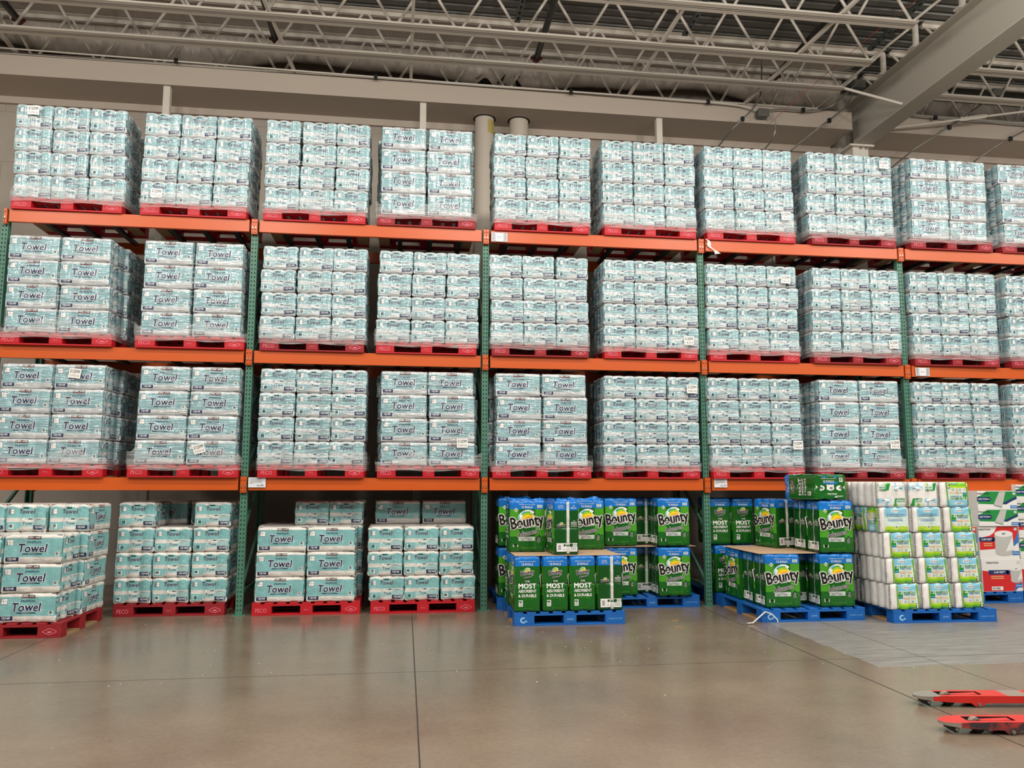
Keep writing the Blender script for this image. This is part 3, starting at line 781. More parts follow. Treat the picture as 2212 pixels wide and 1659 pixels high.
# ---------------------------------------------------------------- pallets (1.22 x 1.016 x 0.145, built on its own centre)
def Sfront(hd):
    return lambda u, v, o: (u, -hd - 0.0006 - o, v)
def pallet_marks(a, hd, kind):
    S = Sfront(hd)
    if kind == 'red':
        put_text(a, S, 'PECO', -0.505, 0.058, 0.125, 0.045, 'stencil_pink', 0.01, keep=False)
        P = [(0.44, .06), (0.505, .088), (0.57, .06), (0.505, .032)]
        for k in range(4):
            p, q = P[k], P[(k + 1) % 4]; dx, dy = q[0] - p[0], q[1] - p[1]; l = math.hypot(dx, dy); nx, ny = -dy / l * .006, dx / l * .006
            put_poly(a, S, [p, q, (q[0] + nx, q[1] + ny), (p[0] + nx, p[1] + ny)][::-1] if False else [(p[0], p[1]), (p[0] + nx, p[1] + ny), (q[0] + nx, q[1] + ny), (q[0], q[1])][::-1], 'stencil_pink')
        put_poly(a, S, [(0.475, .057), (0.505, .045), (0.535, .057), (0.505, .066)], 'stencil_pink')
        put_text(a, S, 'PECO', 0.0, 0.06, 0.05, 0.016, 'stencil_pink', 0.01)
    else:
        # white C-shaped arrow at the corner
        put_arc(a, S, -0.51, 0.06, 0.018, 0.036, 60, 300, 'stencil_pale_blue', n=12, sq=0.9)
        put_poly(a, S, [(-0.5, .035), (-0.465, .045), (-0.487, .062)], 'stencil_pale_blue')
        put_text(a, S, '23WE', 0.0, 0.062, 0.07, 0.02, 'stencil_pale_blue', 0.0)
        put_text(a, S, 'PROPERTY OF CHEP', 0.5, 0.06, 0.15, 0.018, 'stencil_pale_blue', 0.0)
def pallet_mesh(red, deep=1.016, wood=False, name='pallet'):
    a = MB(); hw = 0.61; hd = deep / 2; c = red
    for k in range(9):       # deck boards run front to back? the photo shows the gaps at the front edge
        w = 0.098; x0 = -hw + k * (1.22 - w) / 8
        a.bbox(x0, -hd, 0.123, x0 + w, hd, 0.142, c, 0.002)
    for yy in (-hd, -0.07, hd - 0.14):
        a.bbox(-hw, yy, 0.104, hw, yy + 0.14, 0.1228, c, 0.002)
    for yy in (-hd, -0.07, hd - 0.14):
        for x0, x1 in ((-hw, -hw + 0.22), (-0.07, 0.07), (hw - 0.22, hw)):
            a.bbox(x0, yy, 0.0172, x1, yy + 0.14, 0.1038, c, 0.004)
        a.bbox(-hw, yy, 0.0, hw, yy + 0.14, 0.017, c, 0.002)
    for x0 in (-hw, hw - 0.14):
        a.box(x0, -hd + 0.141, 0.001, x0 + 0.14, -0.071, 0.016, 'pallet_wood')
        a.box(x0, 0.071, 0.001, x0 + 0.14, hd - 0.141, 0.016, 'pallet_wood')
    pallet_marks(a, hd, 'blue' if 'blue' in red else 'red')
    return a.mesh(name)
PAL = {'red': pallet_mesh('pallet_red'), 'worn': pallet_mesh('pallet_red_worn'), 'blue': pallet_mesh('pallet_blue'), 'bluedeep': pallet_mesh('pallet_blue', 1.2)}
def pallet(kind, x, y, z, rz, label, group):
    o = link(bpy.data.objects.new('pallet', PAL[kind])); o.location = (x, y, z); o.rotation_euler = (0, 0, rz)
    tag(o, label, 'pallet', group)
    return o

# ================================================================== towel packs
class Pack:
    """soft pack of rolls: half sizes a, b; height h; nx x ny rolls showing through the film"""
    def __init__(s, a, b, h, nx, ny, r=0.035, sc=0.010, tiers=1, rv=0.03, rvd=0.6, amp=.006, seed=0, notch=.9):
        s.notch = notch
        s.a, s.b, s.h, s.nx, s.ny, s.r, s.sc, s.tiers, s.rv, s.rvd = a, b, h, nx, ny, r, sc, tiers, rv, rvd
        s.amp, s.seed = amp, seed
    def dep(s, u, W, n, lf=1.0):
        t = ((u + W) / (2 * W) * n) % 1.0
        d = lf * s.sc * abs(2 * t - 1) ** 2.4 * (1 if abs(u) < W - W / n * 0.5 else 0.3)
        e = abs(u) - (W - s.r)
        if e > 0: d += s.r - math.sqrt(max(0, s.r ** 2 - min(e, s.r) ** 2))
        return d
    def vert(s, v):
        d = 0; hh = s.h / s.tiers; t = min(max(v, 0), s.h) % hh if s.tiers > 1 else v
        if s.tiers > 1 and v >= s.h - 1e-6: t = hh
        e = min(t, hh - t)
        lim = s.rv
        if e < lim:
            q = s.rv - math.sqrt(max(0, s.rv ** 2 - (lim - e) ** 2))
            inner = s.tiers > 1 and min(v, s.h - v) > hh * 0.5
            d = q * (0.22 if inner else s.rvd)
        return d
    def crumple(s, x, y, z):
        q = Vector((x * 9 + s.seed * 7.3, y * 9, z * 9))
        return s.amp * (noise.noise(q) + 0.45 * noise.noise(q * 2.7))
    def surf(s, face):
        a, b = s.a, s.b
        def g(u, v, o):
            W, n = (a, s.nx) if face in 'fb' else (b, s.ny)
            D = b if face in 'fb' else a
            # the film is taut across the gap between rolls at the top and bottom rims
            t = ((u + W) / (2 * W) * n) % 1.0
            lf = .4 if (n == 4 and s.nx == 4) else 1.0
            d = D - s.dep(u, W, n, lf) - s.vert(v) * (1 + lf * lf * s.notch * abs(2 * t - 1) ** 4)
            if face == 'f': x, y = u, -d
            elif face == 'b': x, y = -u, d
            elif face == 'r': x, y = d, u
            else: x, y = -d, -u
            c = s.crumple(x, y, v) * min(1, (W - abs(u)) / .03 + .15)
            d += c - abs(s.amp) * .4 + o
            if face == 'f': return (u, -d, v)
            if face == 'b': return (-u, d, v)
            if face == 'r': return (d, u, v)
            return (-d, -u, v)
        return g
    def body(s, mb, colour, levels):
        """colour(face, u/W, v/h) -> material"""
        ring = []   # (face, u, W)
        for face, W, n in (('f', s.a, s.nx), ('r', s.b, s.ny), ('b', s.a, s.nx), ('l', s.b, s.ny)):
            k = n * 6
            us = [-W + s.r * 0.3] + [u for u in [-W + 2 * W * i / k for i in range(1, k)] if abs(u) < W - s.r * 0.45] + [W - s.r * 0.3]
            ring += [(face, u, W) for u in us]
        n = len(ring); vs = []
        for v in levels:
            for face, u, W in ring: vs.append(s.surf(face)(u, v * s.h, 0))
        fs = {}
        for j in range(len(levels) - 1):
            for i in range(n):
                f0, u0, W0 = ring[i]; f1, u1, _ = ring[(i + 1) % n]
                um = (u0 + u1) / 2 if f0 == f1 else u0
                m = colour(f0, um / W0, (levels[j] + levels[j + 1]) / 2)
                fs.setdefault(m, []).append((j * n + i, j * n + (i + 1) % n, (j + 1) * n + (i + 1) % n, (j + 1) * n + i))
        base = len(mb.v)
        mb.add(vs, [], '')
        for m, F in fs.items():
            mb.f.extend([tuple(q + base for q in f) for f in F]); mb.m.extend([m] * len(F)); mb.sm.extend([True] * len(F))
        # caps: slightly sunken tops
        top = base + (len(levels) - 1) * n
        ctop = len(mb.v); mb.v.append((0, 0, s.h - 0.004)); mb.v.append((0, 0, 0.004))
        mt = colour('t', 0, 1); mbm = colour('u', 0, 0)
        for i in range(n):
            mb.f.append((top + i, top + (i + 1) % n, ctop)); mb.m.append(mt); mb.sm.append(False)
            mb.f.append((base + (i + 1) % n, base + i, ctop + 1)); mb.m.append(mbm); mb.sm.append(False)

rt = random.Random(11)
def barcode(mb, S, u, v, w, h, off=0.0010):
    put_rect(mb, S, u, v, u + w, v + h, 'ink_white', off, 1)
    put_bars(mb, S, u + w * .15, v + h * .2, u + w * .85, v + h * .9, 7, 'ink_black', off + .0006, rt)
def flagbox(mb, S, u, v, w, h, off=0.0010):
    put_rect(mb, S, u, v, u + w, v + h, 'ink_grey', off, .03)
    g = .003
    for (a, b, c, d) in ((u + g, v + h * .5 + g * .5, u + w * .38, v + h - g), (u + w * .38 + g, v + h * .5 + g * .5, u + w - g, v + h - g), (u + g, v + g, u + w * .38, v + h * .5 - g * .5), (u + w * .38 + g, v + g, u + w - g, v + h * .5 - g * .5)):
        put_rect(mb, S, a, b, c, d, 'ink_white', off + .0006, .03)

KA, KB, KH = 0.286, 0.210, 0.285
def towel_pack(wrapped, seed):
    KP = Pack(KA, KB, KH, 4, 3, r=0.030, sc=0.026, rv=0.034, rvd=0.8, amp=.007 if wrapped else .009, seed=seed)
    sfx = '_wrapped' if wrapped else ''
    navy = 'ink_navy_soft' if wrapped else 'ink_navy'
    T, P, Wm = 'teal_print' + sfx, 'pale_print' + sfx, 'roll_white' + sfx
    def colour(face, u, v):
        if face in 'tu': return Wm
        if face in 'fb':
            return T if 0.225 < v < 0.88 else Wm
        k = int((u + 1) * 1.5); e = abs(2 * (((u + 1) * 1.5) % 1.0) - 1)
        if v > (0.86 if e > .7 else .90 if e > .4 else .93): return Wm
        if v < .09 and e > .7: return Wm
        if v > 0.50: return T
        if v > 0.455: return Wm if k != 1 else P
        if k == 0: return T if 0.06 < v < 0.36 else Wm
        if k == 1: return P if 0.2 < v < .40 else Wm
        return P if v > 0.07 else Wm
    lv = [0, .012, .035, .07, .105, .18, .225, .30, .36, .455, .50, .60, .72, .82, .86, .88, .90, .93, .965, .988, 1]
    mb = MB(); KP.body(mb, colour, lv)
    body = mb.mesh('towel_pack')
    mb = MB(); h = KH
    for face in 'fb':
        S = KP.surf(face); w = 2 * KA; U = lambda t: (t - .5) * w
        # name block
        put_rect(mb, S, U(.40), h * .845, U(.625), h * .95, 'ink_black', .0010)
        put_rect(mb, S, U(.40), h * .845, U(.625), h * .872, 'ink_maroon', .0014)
        put_text(mb, S, 'KIRKLAND', U(.5125), h * .905, .118, .017, 'ink_white', .03, off=.0018)
        flagbox(mb, S, U(.06), h * .63, w * .115, h * .20)
        put_text(mb, S, 'PREMIUM', U(.51), h * .735, .135, .019, navy, .03, space=1.2)
        put_text(mb, S, 'Towel', U(.49), h * .535, .268, h * .28, navy, .028, shear=.12, outline=(.085, 'ink_white'), keep=False)
        put_rect(mb, S, U(.33), h * .318, U(.645), h * .352, navy, .0010)
        put_text(mb, S, 'Strong, Thick and Absorbent', U(.4875), h * .335, .15, .006, 'ink_white', .01, off=.0016)
        barcode(mb, S, U(.865), h * .27, w * .065, h * .13)
        put_rect(mb, S, U(.055), h * .085, U(.265), h * .225, navy, .0012)
        put_text(mb, S, '12|160', U(.16), h * .155, .095, h * .095, 'ink_white', .025, off=.0020)
        # faint text and roll edges in the clear bottom band
        for k in (1, 2, 3):
            put_rect(mb, S, U(.25 * k) - .001, h * .03, U(.25 * k) + .001, h * .22, 'ink_grey', .0004, 1)
        for k in (1, 2): put_text(mb, S, 'Select-A-Size Sheets', U(.25 * k + .13), h * .135, .09, .008, 'ink_grey', .0, off=.0008)
        put_rect(mb, S, -KA + .03, h * .222, KA - .03, h * .232, 'ink_white', .0008)
    for face in 'lr':
        S = KP.surf(face); w = 2 * KB; U = lambda t: (t - .5) * w
        flagbox(mb, S, U(.08), h * .64, w * .135, h * .19)
        put_rect(mb, S, U(.42), h * .845, U(.56), h * .885, 'ink_black', .0010)
        put_text(mb, S, 'Towel', U(.50), h * .74, .150, h * .155, navy, .02, shear=.12, outline=(.05, 'ink_white'), keep=False)
        put_rect(mb, S, -KB + .02, h * .498, KB - .02, h * .508, 'ink_white', .0008)
        put_rect(mb, S, -KB + .02, h * .355, U(.33), h * .365, 'ink_white', .0008)
        barcode(mb, S, U(.10), h * .12, w * .12, h * .16)
        put_text(mb, S, 'Tow', U(.53), h * .31, .085, h * .14, navy, .0, keep=True)
        put_rect(mb, S, U(.55), h * .445, U(.63), h * .475, 'ink_black', .0010)
        put_rect(mb, S, U(.74), h * .445, U(.86), h * .465, 'ink_grey', .0010)
        put_rect(mb, S, U(.40), h * .44, U(.47), h * .49, 'ink_white', .0010)
        put_rect(mb, S, U(.655), h * .085, U(.945), h * .235, navy, .0012)
        put_text(mb, S, '12|160', U(.80), h * .16, .098, h * .10, 'ink_white', .025, off=.0020)
        for k in (1, 2): put_rect(mb, S, U(k / 3) - .0012, h * .04, U(k / 3) + .0012, h * .42, 'ink_grey', .0002, 1)  # grey lines paint the dark shading into the seams between rolls
    return body, mb.mesh('lettering')
NV = 4
KM = {w: [towel_pack(w, s) for s in range(NV)] for w in (False, True)}

rj = random.Random(5)
STUFF = []           # (matrix, wrapped) of packs beyond the 300 that show largest
def towel(x, y, z, rz, wrapped, label, group, stuff=False, jit=0.009):
    x += rj.uniform(-jit, jit); y += rj.uniform(-jit, jit * .3); rz += rj.uniform(-.022, .022)
    if stuff:
        STUFF.append((Matrix.Translation((x, y, z)) @ Matrix.Rotation(rz, 4, 'Z'), wrapped, rj.randrange(NV))); return
    k = rj.randrange(NV)
    o = link(bpy.data.objects.new('towel_pack', KM[wrapped][k][0])); o.location = (x, y, z); o.rotation_euler = (0, 0, rz)
    tag(o, label, 'paper towels', group)
    l = link(bpy.data.objects.new('lettering', KM[wrapped][k][1]), o)

LAY = ['bottom', 'second', 'third', 'top']
P3 = ['left', 'middle', 'right']; P2 = ['left', 'right']
def tower(x, y, z, rz, kind, wrapped, where, group, mode='front', front_layers=4, skip=(), backvis=(), drift=0.0, n_back=4, front_stuff=False):
    """one pallet load: kind A has three packs end-on in front and two broad packs behind, kind B the reverse.
    (x, y) is the middle of the load's front edge; everything is placed in the frame of the pallet."""
    M = Matrix.Translation((x, y, z)) @ Matrix.Rotation(rz, 4, 'Z')
    sx = 0
    for L in range(4):
        sx += rj.uniform(-drift, drift)
        zz = L * (KH + 0.001)
        if kind == 'A':
            F = [((i - 1) * .4185, KA, math.pi / 2, P3[i] + ' of three') for i in range(3)]
            B = [((i - .5) * .58, 2 * KA + KB, 0, P2[i] + ' of two') for i in range(2)]
            fk, bk = 'end-on', 'broad'
        else:
            F = [((i - .5) * .574, KB, 0, P2[i] + ' of two') for i in range(2)]
            B = [((i - 1) * .4185, 2 * KB + KA, math.pi / 2, P3[i] + ' of three') for i in range(3)]
            fk, bk = 'broad-side', 'end-on'
        for i, (px, py, pr, pos) in enumerate(F):
            if L >= front_layers or (L, i) in skip: continue
            p = M @ Vector((px + sx, py, zz))
            towel(p.x, p.y, p.z, rz + pr, wrapped, 'teal towel pack, %s, %s layer, %s, %s' % (fk, LAY[L], pos, where), group, front_stuff)
        if L < n_back:
            for i, (px, py, pr, pos) in enumerate(B):
                if (L, i, 'b') in skip: continue
                p = M @ Vector((px + sx, py, zz))
                vis = (L, i) in backvis
                towel(p.x, p.y, p.z, rz + pr, wrapped, 'teal towel pack, rear row, %s layer, %s, %s' % (LAY[L], pos, where), group, not vis)

ORD = ['first', 'second', 'third', 'fourth', 'fifth', 'sixth', 'seventh', 'eighth', 'ninth', 'tenth']
LOADS = {3: [(-4.95, 'A'), (-3.52, 'A'), (-2.107, 'A'), (-.746, 'B'), (.714, 'A'), (2.131, 'A'), (3.507, 'A'), (4.943, 'A'), (6.377, 'B'), (7.76, 'B')],
         2: [(-4.96, 'B'), (-3.488, 'B'), (-2.085, 'A'), (-.721, 'A'), (.684, 'A'), (2.113, 'A'), (3.50, 'A'), (4.92, 'A'), (6.35, 'A'), (7.76, 'A')],
         1: [(-4.965, 'B'), (-3.487, 'B'), (-2.05, 'A'), (-.675, 'B'), (.706, 'B'), (2.105, 'A'), (3.49, 'A'), (4.89, 'B'), (6.33, 'A'), (7.73, 'A')]}
WORN = {(3, 3), (3, 7), (3, 8), (3, 9), (2, 2), (2, 7), (2, 8), (2, 9), (1, 7), (1, 8), (1, 9), (2, 4)}
for lv in (3, 2, 1):
    for k, (x, kind) in enumerate(LOADS[lv]):
        w = LV[lv] + .001
        rz = rj.uniform(-.012, .012) if (lv, k) not in WORN else rj.uniform(-.02, .02)
        yc = .428 + rj.uniform(-.015, .01)
        pallet('worn' if (lv, k) in WORN else 'red', x, yc, w, rz,
               '%s red block pallet under the %s load on the %s shelf' % ('dull worn' if (lv, k) in WORN else 'bright', ORD[k], LN[lv]), 'red pallets on the racking')
        where = '%s load on the %s shelf' % (ORD[k], LN[lv])
        tower(x + (0 if kind == 'A' else 0), yc - .500, w + .143, rz, kind, True, where, 'wrapped towel packs on the %s shelf' % LN[lv], drift=.012, front_stuff=(k >= 8))

# ---------------------------------------------------------------- stretch film: gathered bands and creases round each wrapped load
def outline(t, W, D, r=.06):
    """point and outward normal at perimeter fraction t of a rounded rectangle, front edge on y = 0"""
    segs = [('s', (-W / 2 + r, 0), (1, 0), W - 2 * r), ('c', (W / 2 - r, r), -90, r), ('s', (W / 2, r), (0, 1), D - 2 * r), ('c', (W / 2 - r, D - r), 0, r),
            ('s', (W / 2 - r, D), (-1, 0), W - 2 * r), ('c', (-W / 2 + r, D - r), 90, r), ('s', (-W / 2, D - r), (0, -1), D - 2 * r), ('c', (-W / 2 + r, r), 180, r)]
    tot = 2 * (W + D - 4 * r) + 2 * math.pi * r
    d = (t % 1.0) * tot
    for s in segs:
        L = s[3] if s[0] == 's' else s[3] * math.pi / 2
        if d <= L + 1e-9:
            if s[0] == 's':
                return (s[1][0] + s[2][0] * d, s[1][1] + s[2][1] * d), (s[2][1], -s[2][0])
            a = R(s[2]) + d / s[3]
            return (s[1][0] + math.cos(a) * s[3], s[1][1] + math.sin(a) * s[3]), (math.cos(a), math.sin(a))
        d -= L
    return (0, 0), (0, -1)
def film_meshes(seed):
    q = random.Random(seed); W, D = 1.262, 1.045
    mb = MB(); N = 150; rows = [-.062, -.05, -.035, -.018, .0, .03, .07, .12, .16]
    amp = [[q.uniform(-1, 1) for _ in range(N)] for _ in rows]
    tops = [0.10 + .07 * math.sin(i * .21 + seed) + q.uniform(-.03, .03) for i in range(N)]
    vs = []
    for j, z in enumerate(rows):
        for i in range(N):
            (x, y), (nx, ny) = outline(i / N, W, D)
            o = .004 + .004 * amp[j][i] * (1 if j % 2 else .4) + (.006 if z > 0 else 0.0)
            zz = z if z <= 0 else z / .16 * max(.04, tops[i])
            vs.append((x + nx * o, y + ny * o, zz + (0.008 * math.sin(i * .3 + seed) if j == 0 else 0)))
    F = [(j * N + i, j * N + (i + 1) % N, (j + 1) * N + (i + 1) % N, (j + 1) * N + i) for j in range(len(rows) - 1) for i in range(N)]
    mb.add(vs, F, 'stretch_film', True)
    def crease(t0, z0, t1, z1, w, wob):
        n = 14; P = []
        for k in range(n + 1):
            s = k / n; t = t0 + (t1 - t0) * s; z = z0 + (z1 - z0) * s + wob * math.sin(s * 5 + t0 * 40) 
            (x, y), (nx, ny) = outline(t, W - .02, D)
            ww = w * math.sin(math.pi * (s * .9 + .05)) * q.uniform(.6, 1.1) / 2
            z = min(max(z, .0), 1.135)
            P += [(x + nx * .003, y + ny * .003, z - ww), (x + nx * .010, y + ny * .010, z), (x + nx * .003, y + ny * .003, z + ww)]
        Fs = []
        for k in range(n):
            for c in (0, 1): Fs.append((3 * k + c, 3 * k + 3 + c, 3 * k + 4 + c, 3 * k + 1 + c))
        mb.add(P, Fs, 'stretch_film', True)
    fr = .27     # the front takes this share of the perimeter
    for k in range(16):
        z = q.uniform(.1, 1.12); a = q.uniform(.012, .17)
        crease(a, z, min(.243, a + q.uniform(.05, .14)), z + q.uniform(-.06, .05), q.uniform(.008, .030), .008)
    for k in range(6):
        a = q.uniform(.04, .21); z = q.uniform(.2, .8)
        crease(a, z, a + q.uniform(-.03, .03), z + q.uniform(.15, .35), q.uniform(.004, .01), .0)
    return mb.mesh('stretch_film')
FILM = [film_meshes(s) for s in range(6)]
for lv in (3, 2, 1):
    for k, (x, kind) in enumerate(LOADS[lv]):
        b = FILM[(k * 5 + lv * 2) % 6]
        r = link(bpy.data.objects.new('stretch_film', b)); r.location = (x, -.101, LV[lv] + .146)
        if (k + lv) % 2: r.scale = (1.0, 1.0, 1.0)
        tag(r, 'clear stretch film gathered round the foot of the %s load on the %s shelf' % (ORD[k], LN[lv]), 'stretch film', 'stretch film on the wrapped loads')

# loose tag sheets stuck on the wrapped loads
def sheet(x, y, z, label, two, rot=0.0, w=.13, h=.11):
    S = lambda u, v, o: (u, -o, v)
    r = empty('paper_tag', (x, y, z)); r.rotation_euler = (0, rot, 0)
    tag(r, label, 'paper tag', 'paper tags on the wrapped loads')
    a = MB(); a.box(-w / 2, 0, -h / 2, w / 2, .001, h / 2, 'ink_white'); a.build('sheet', r)
    a = MB(); put_text(a, S, '512599', 0, .022, w * .8, .036, 'ink_black', .01, keep=False); put_text(a, S, two, 0, -.026, w * .75, .024, 'ink_black', .0, keep=False)
    a.build('lettering', r)
yT = -.104
for x, z, lab, two, rot in ((-5.38, 5.87, 'white tag with numbers, high on the first top shelf load', '7-17-21-16', 0), (-3.95, 4.93, 'white tag with numbers, low on the second top shelf load', '7-17-21-16', .05),
                            (3.98, 5.03, 'white tag with numbers, low on the seventh top shelf load', '1-8-21-8', 0), (5.42, 5.82, 'white tag with numbers, high on the eighth top shelf load', '1-8-21-8', .03),
                            (2.60, 3.32, 'white tag with numbers, low on the sixth middle shelf load', '1-8-21-5', .0), (3.94, 4.17, 'white tag with numbers, high on the seventh middle shelf load', '7-8-21-8', .05),
                            (5.42, 3.34, 'white tag with numbers, low on the eighth middle shelf load', '7-8-21-8', .0), (-4.72, 2.75, 'white tag with numbers, high on the first lowest shelf load', '7-17-21-16', .1),
                            (-3.32, 1.90, 'tilted white tag with numbers, low on the second lowest shelf load', '7-17-21-16', -.3), (-.28, 1.99, 'white tag with numbers, low on the fourth lowest shelf load', '7-16-21-16', .0),
                            (2.62, 2.70, 'white tag with numbers, high on the sixth lowest shelf load', '7-8-21-8', .0), (4.02, 2.0, 'white tag with numbers, low on the seventh lowest shelf load', '7-8-21-8', .0),
                            (5.36, 2.02, 'white tag with numbers, low on the eighth lowest shelf load', '7-8-21-8', .0)):
    sheet(x, yT, z, lab, two, rot)

# ---------------------------------------------------------------- floor loads of teal packs
g = 'loose towel packs on the floor pallets'
# angled load at the aisle end
rz = R(-1.5); co = Vector((-4.29, -1.10, 0)); M = Matrix.Translation(co) @ Matrix.Rotation(rz, 4, 'Z')
c = M @ Vector((-.61, .508, 0)); pallet('worn', c.x, c.y, 0, rz, 'dark red pallet set at an angle on the floor in front of the racking', 'red pallets on the floor')
f = M @ Vector((-.61 - .02, .02, .143))
tower(f.x, f.y, f.z, rz, 'B', False, 'angled floor load', g, front_layers=3, backvis=[(L, i) for L in range(4) for i in range(3) if L == 3 or i == 2], drift=.012)
pallet('worn', -3.59, .56, 0, R(-1), 'dull red pallet on the floor under the gapped load of the first bay', 'red pallets on the floor')
tower(-3.59, .06, .143, R(-1), 'A', False, 'gapped floor load', g, skip=[(3, 1)], backvis=[(3, 0), (3, 1)], drift=.01)
pallet('red', -2.06, .46, 0, 0, 'bright red pallet on the floor under the broad packs of the second bay', 'red pallets on the floor')
tower(-2.07, -.04, .143, 0, 'B', False, 'broad stepped floor load', g, front_layers=3, skip=[(3, 0, 'b')], backvis=[(3, 1), (3, 2)], drift=.012)
pallet('red', -.72, .43, 0, 0, 'bright red pallet on the floor under the end-on packs of the second bay', 'red pallets on the floor')
tower(-.74, -.07, .143, 0, 'A', False, 'end-on stepped floor load', g, front_layers=3, backvis=[(3, 0), (3, 1)], drift=.01)

# every pack beyond the individual ones, as one object
def merge(items, name):
    V = []; F = []; MI = []; SMO = []; names = []
    cache = {}
    for M, wr, kv in items:
        for me in KM[wr][kv]:
            if me.name not in cache:
                co = np.empty(len(me.vertices) * 3); me.vertices.foreach_get('co', co)
                mi = [me.materials[p.material_index].name for p in me.polygons]
                cache[me.name] = (co.reshape(-1, 3), [tuple(p.vertices) for p in me.polygons], mi, [p.use_smooth for p in me.polygons])
            co, fs, mi, sm_ = cache[me.name]
            A = np.array(M)
            n = len(V); V.extend((co @ A[:3, :3].T + A[:3, 3]).tolist())
            F.extend([tuple(i + n for i in f) for f in fs]); MI.extend(mi); SMO.extend(sm_)
    me = bpy.data.meshes.new(name); me.from_pydata(V, [], F)
    for m_ in MI:
        if m_ not in names: names.append(m_); me.materials.append(MAT[m_])
    ix = {k: i for i, k in enumerate(names)}
    me.polygons.foreach_set('material_index', [ix[m_] for m_ in MI]); me.polygons.foreach_set('use_smooth', SMO)
    me.update()
    return link(bpy.data.objects.new(name, me))
o = merge(STUFF, 'remaining_towel_stock')
tag(o, 'teal towel packs in the rear rows and on the ninth and tenth loads of each shelf', 'paper towels', kind='stuff')

# ================================================================== green towel packs
BA, BB, BH = .215, .147, .585
BP = Pack(BA, BB, BH, 3, 2, r=.035, sc=.012, tiers=2, rv=.034, rvd=.6, amp=.006, seed=3)
def swoosh(mb, S, cx, cy, k):
    """rainbow sun behind the name"""
    put_disc(mb, S, cx, cy, .082 * k, .078 * k, 'ink_white', .0010, 24)
    put_arc(mb, S, cx + .0 * k, cy - .004 * k, .060 * k, .108 * k, 52, 170, 'ink_white', .0010, 14)
    put_disc(mb, S, cx + .005 * k, cy, .070 * k, .066 * k, 'sun_yellow', .0022, 24)
    put_disc(mb, S, cx + .012 * k, cy - .012 * k, .052 * k, .046 * k, 'sun_orange', .0034, 24)
    put_disc(mb, S, cx + .012 * k, cy - .016 * k, .036 * k, .030 * k, 'sun_yellow', .0046, 20)
    put_arc(mb, S, cx, cy - .004 * k, .062 * k, .083 * k, 56, 150, 'sun_lime', .0034, 12)
    put_arc(mb, S, cx, cy - .004 * k, .080 * k, .093 * k, 76, 165, 'sun_green', .0040, 12)
    put_arc(mb, S, cx, cy - .004 * k, .090 * k, .103 * k, 108, 172, 'sun_blue', .0046, 10)
def logo(mb, S, cx, cy, k, adv=True):
    swoosh(mb, S, cx + .008 * k, cy + .030 * k, k)
    put_text(mb, S, 'Bounty', cx, cy, .335 * k, .150 * k, 'ink_black', .030, rot=R(8), off=.0056, outline=(.075, 'ink_white'), keep=False)
    if adv:
        put_text(mb, S, 'Advanced', cx + .0 * k, cy - .098 * k, .215 * k, .050 * k, 'ink_black', .012, shear=.2, rot=R(11), off=.0060, outline=(.06, 'ink_white'), keep=False)
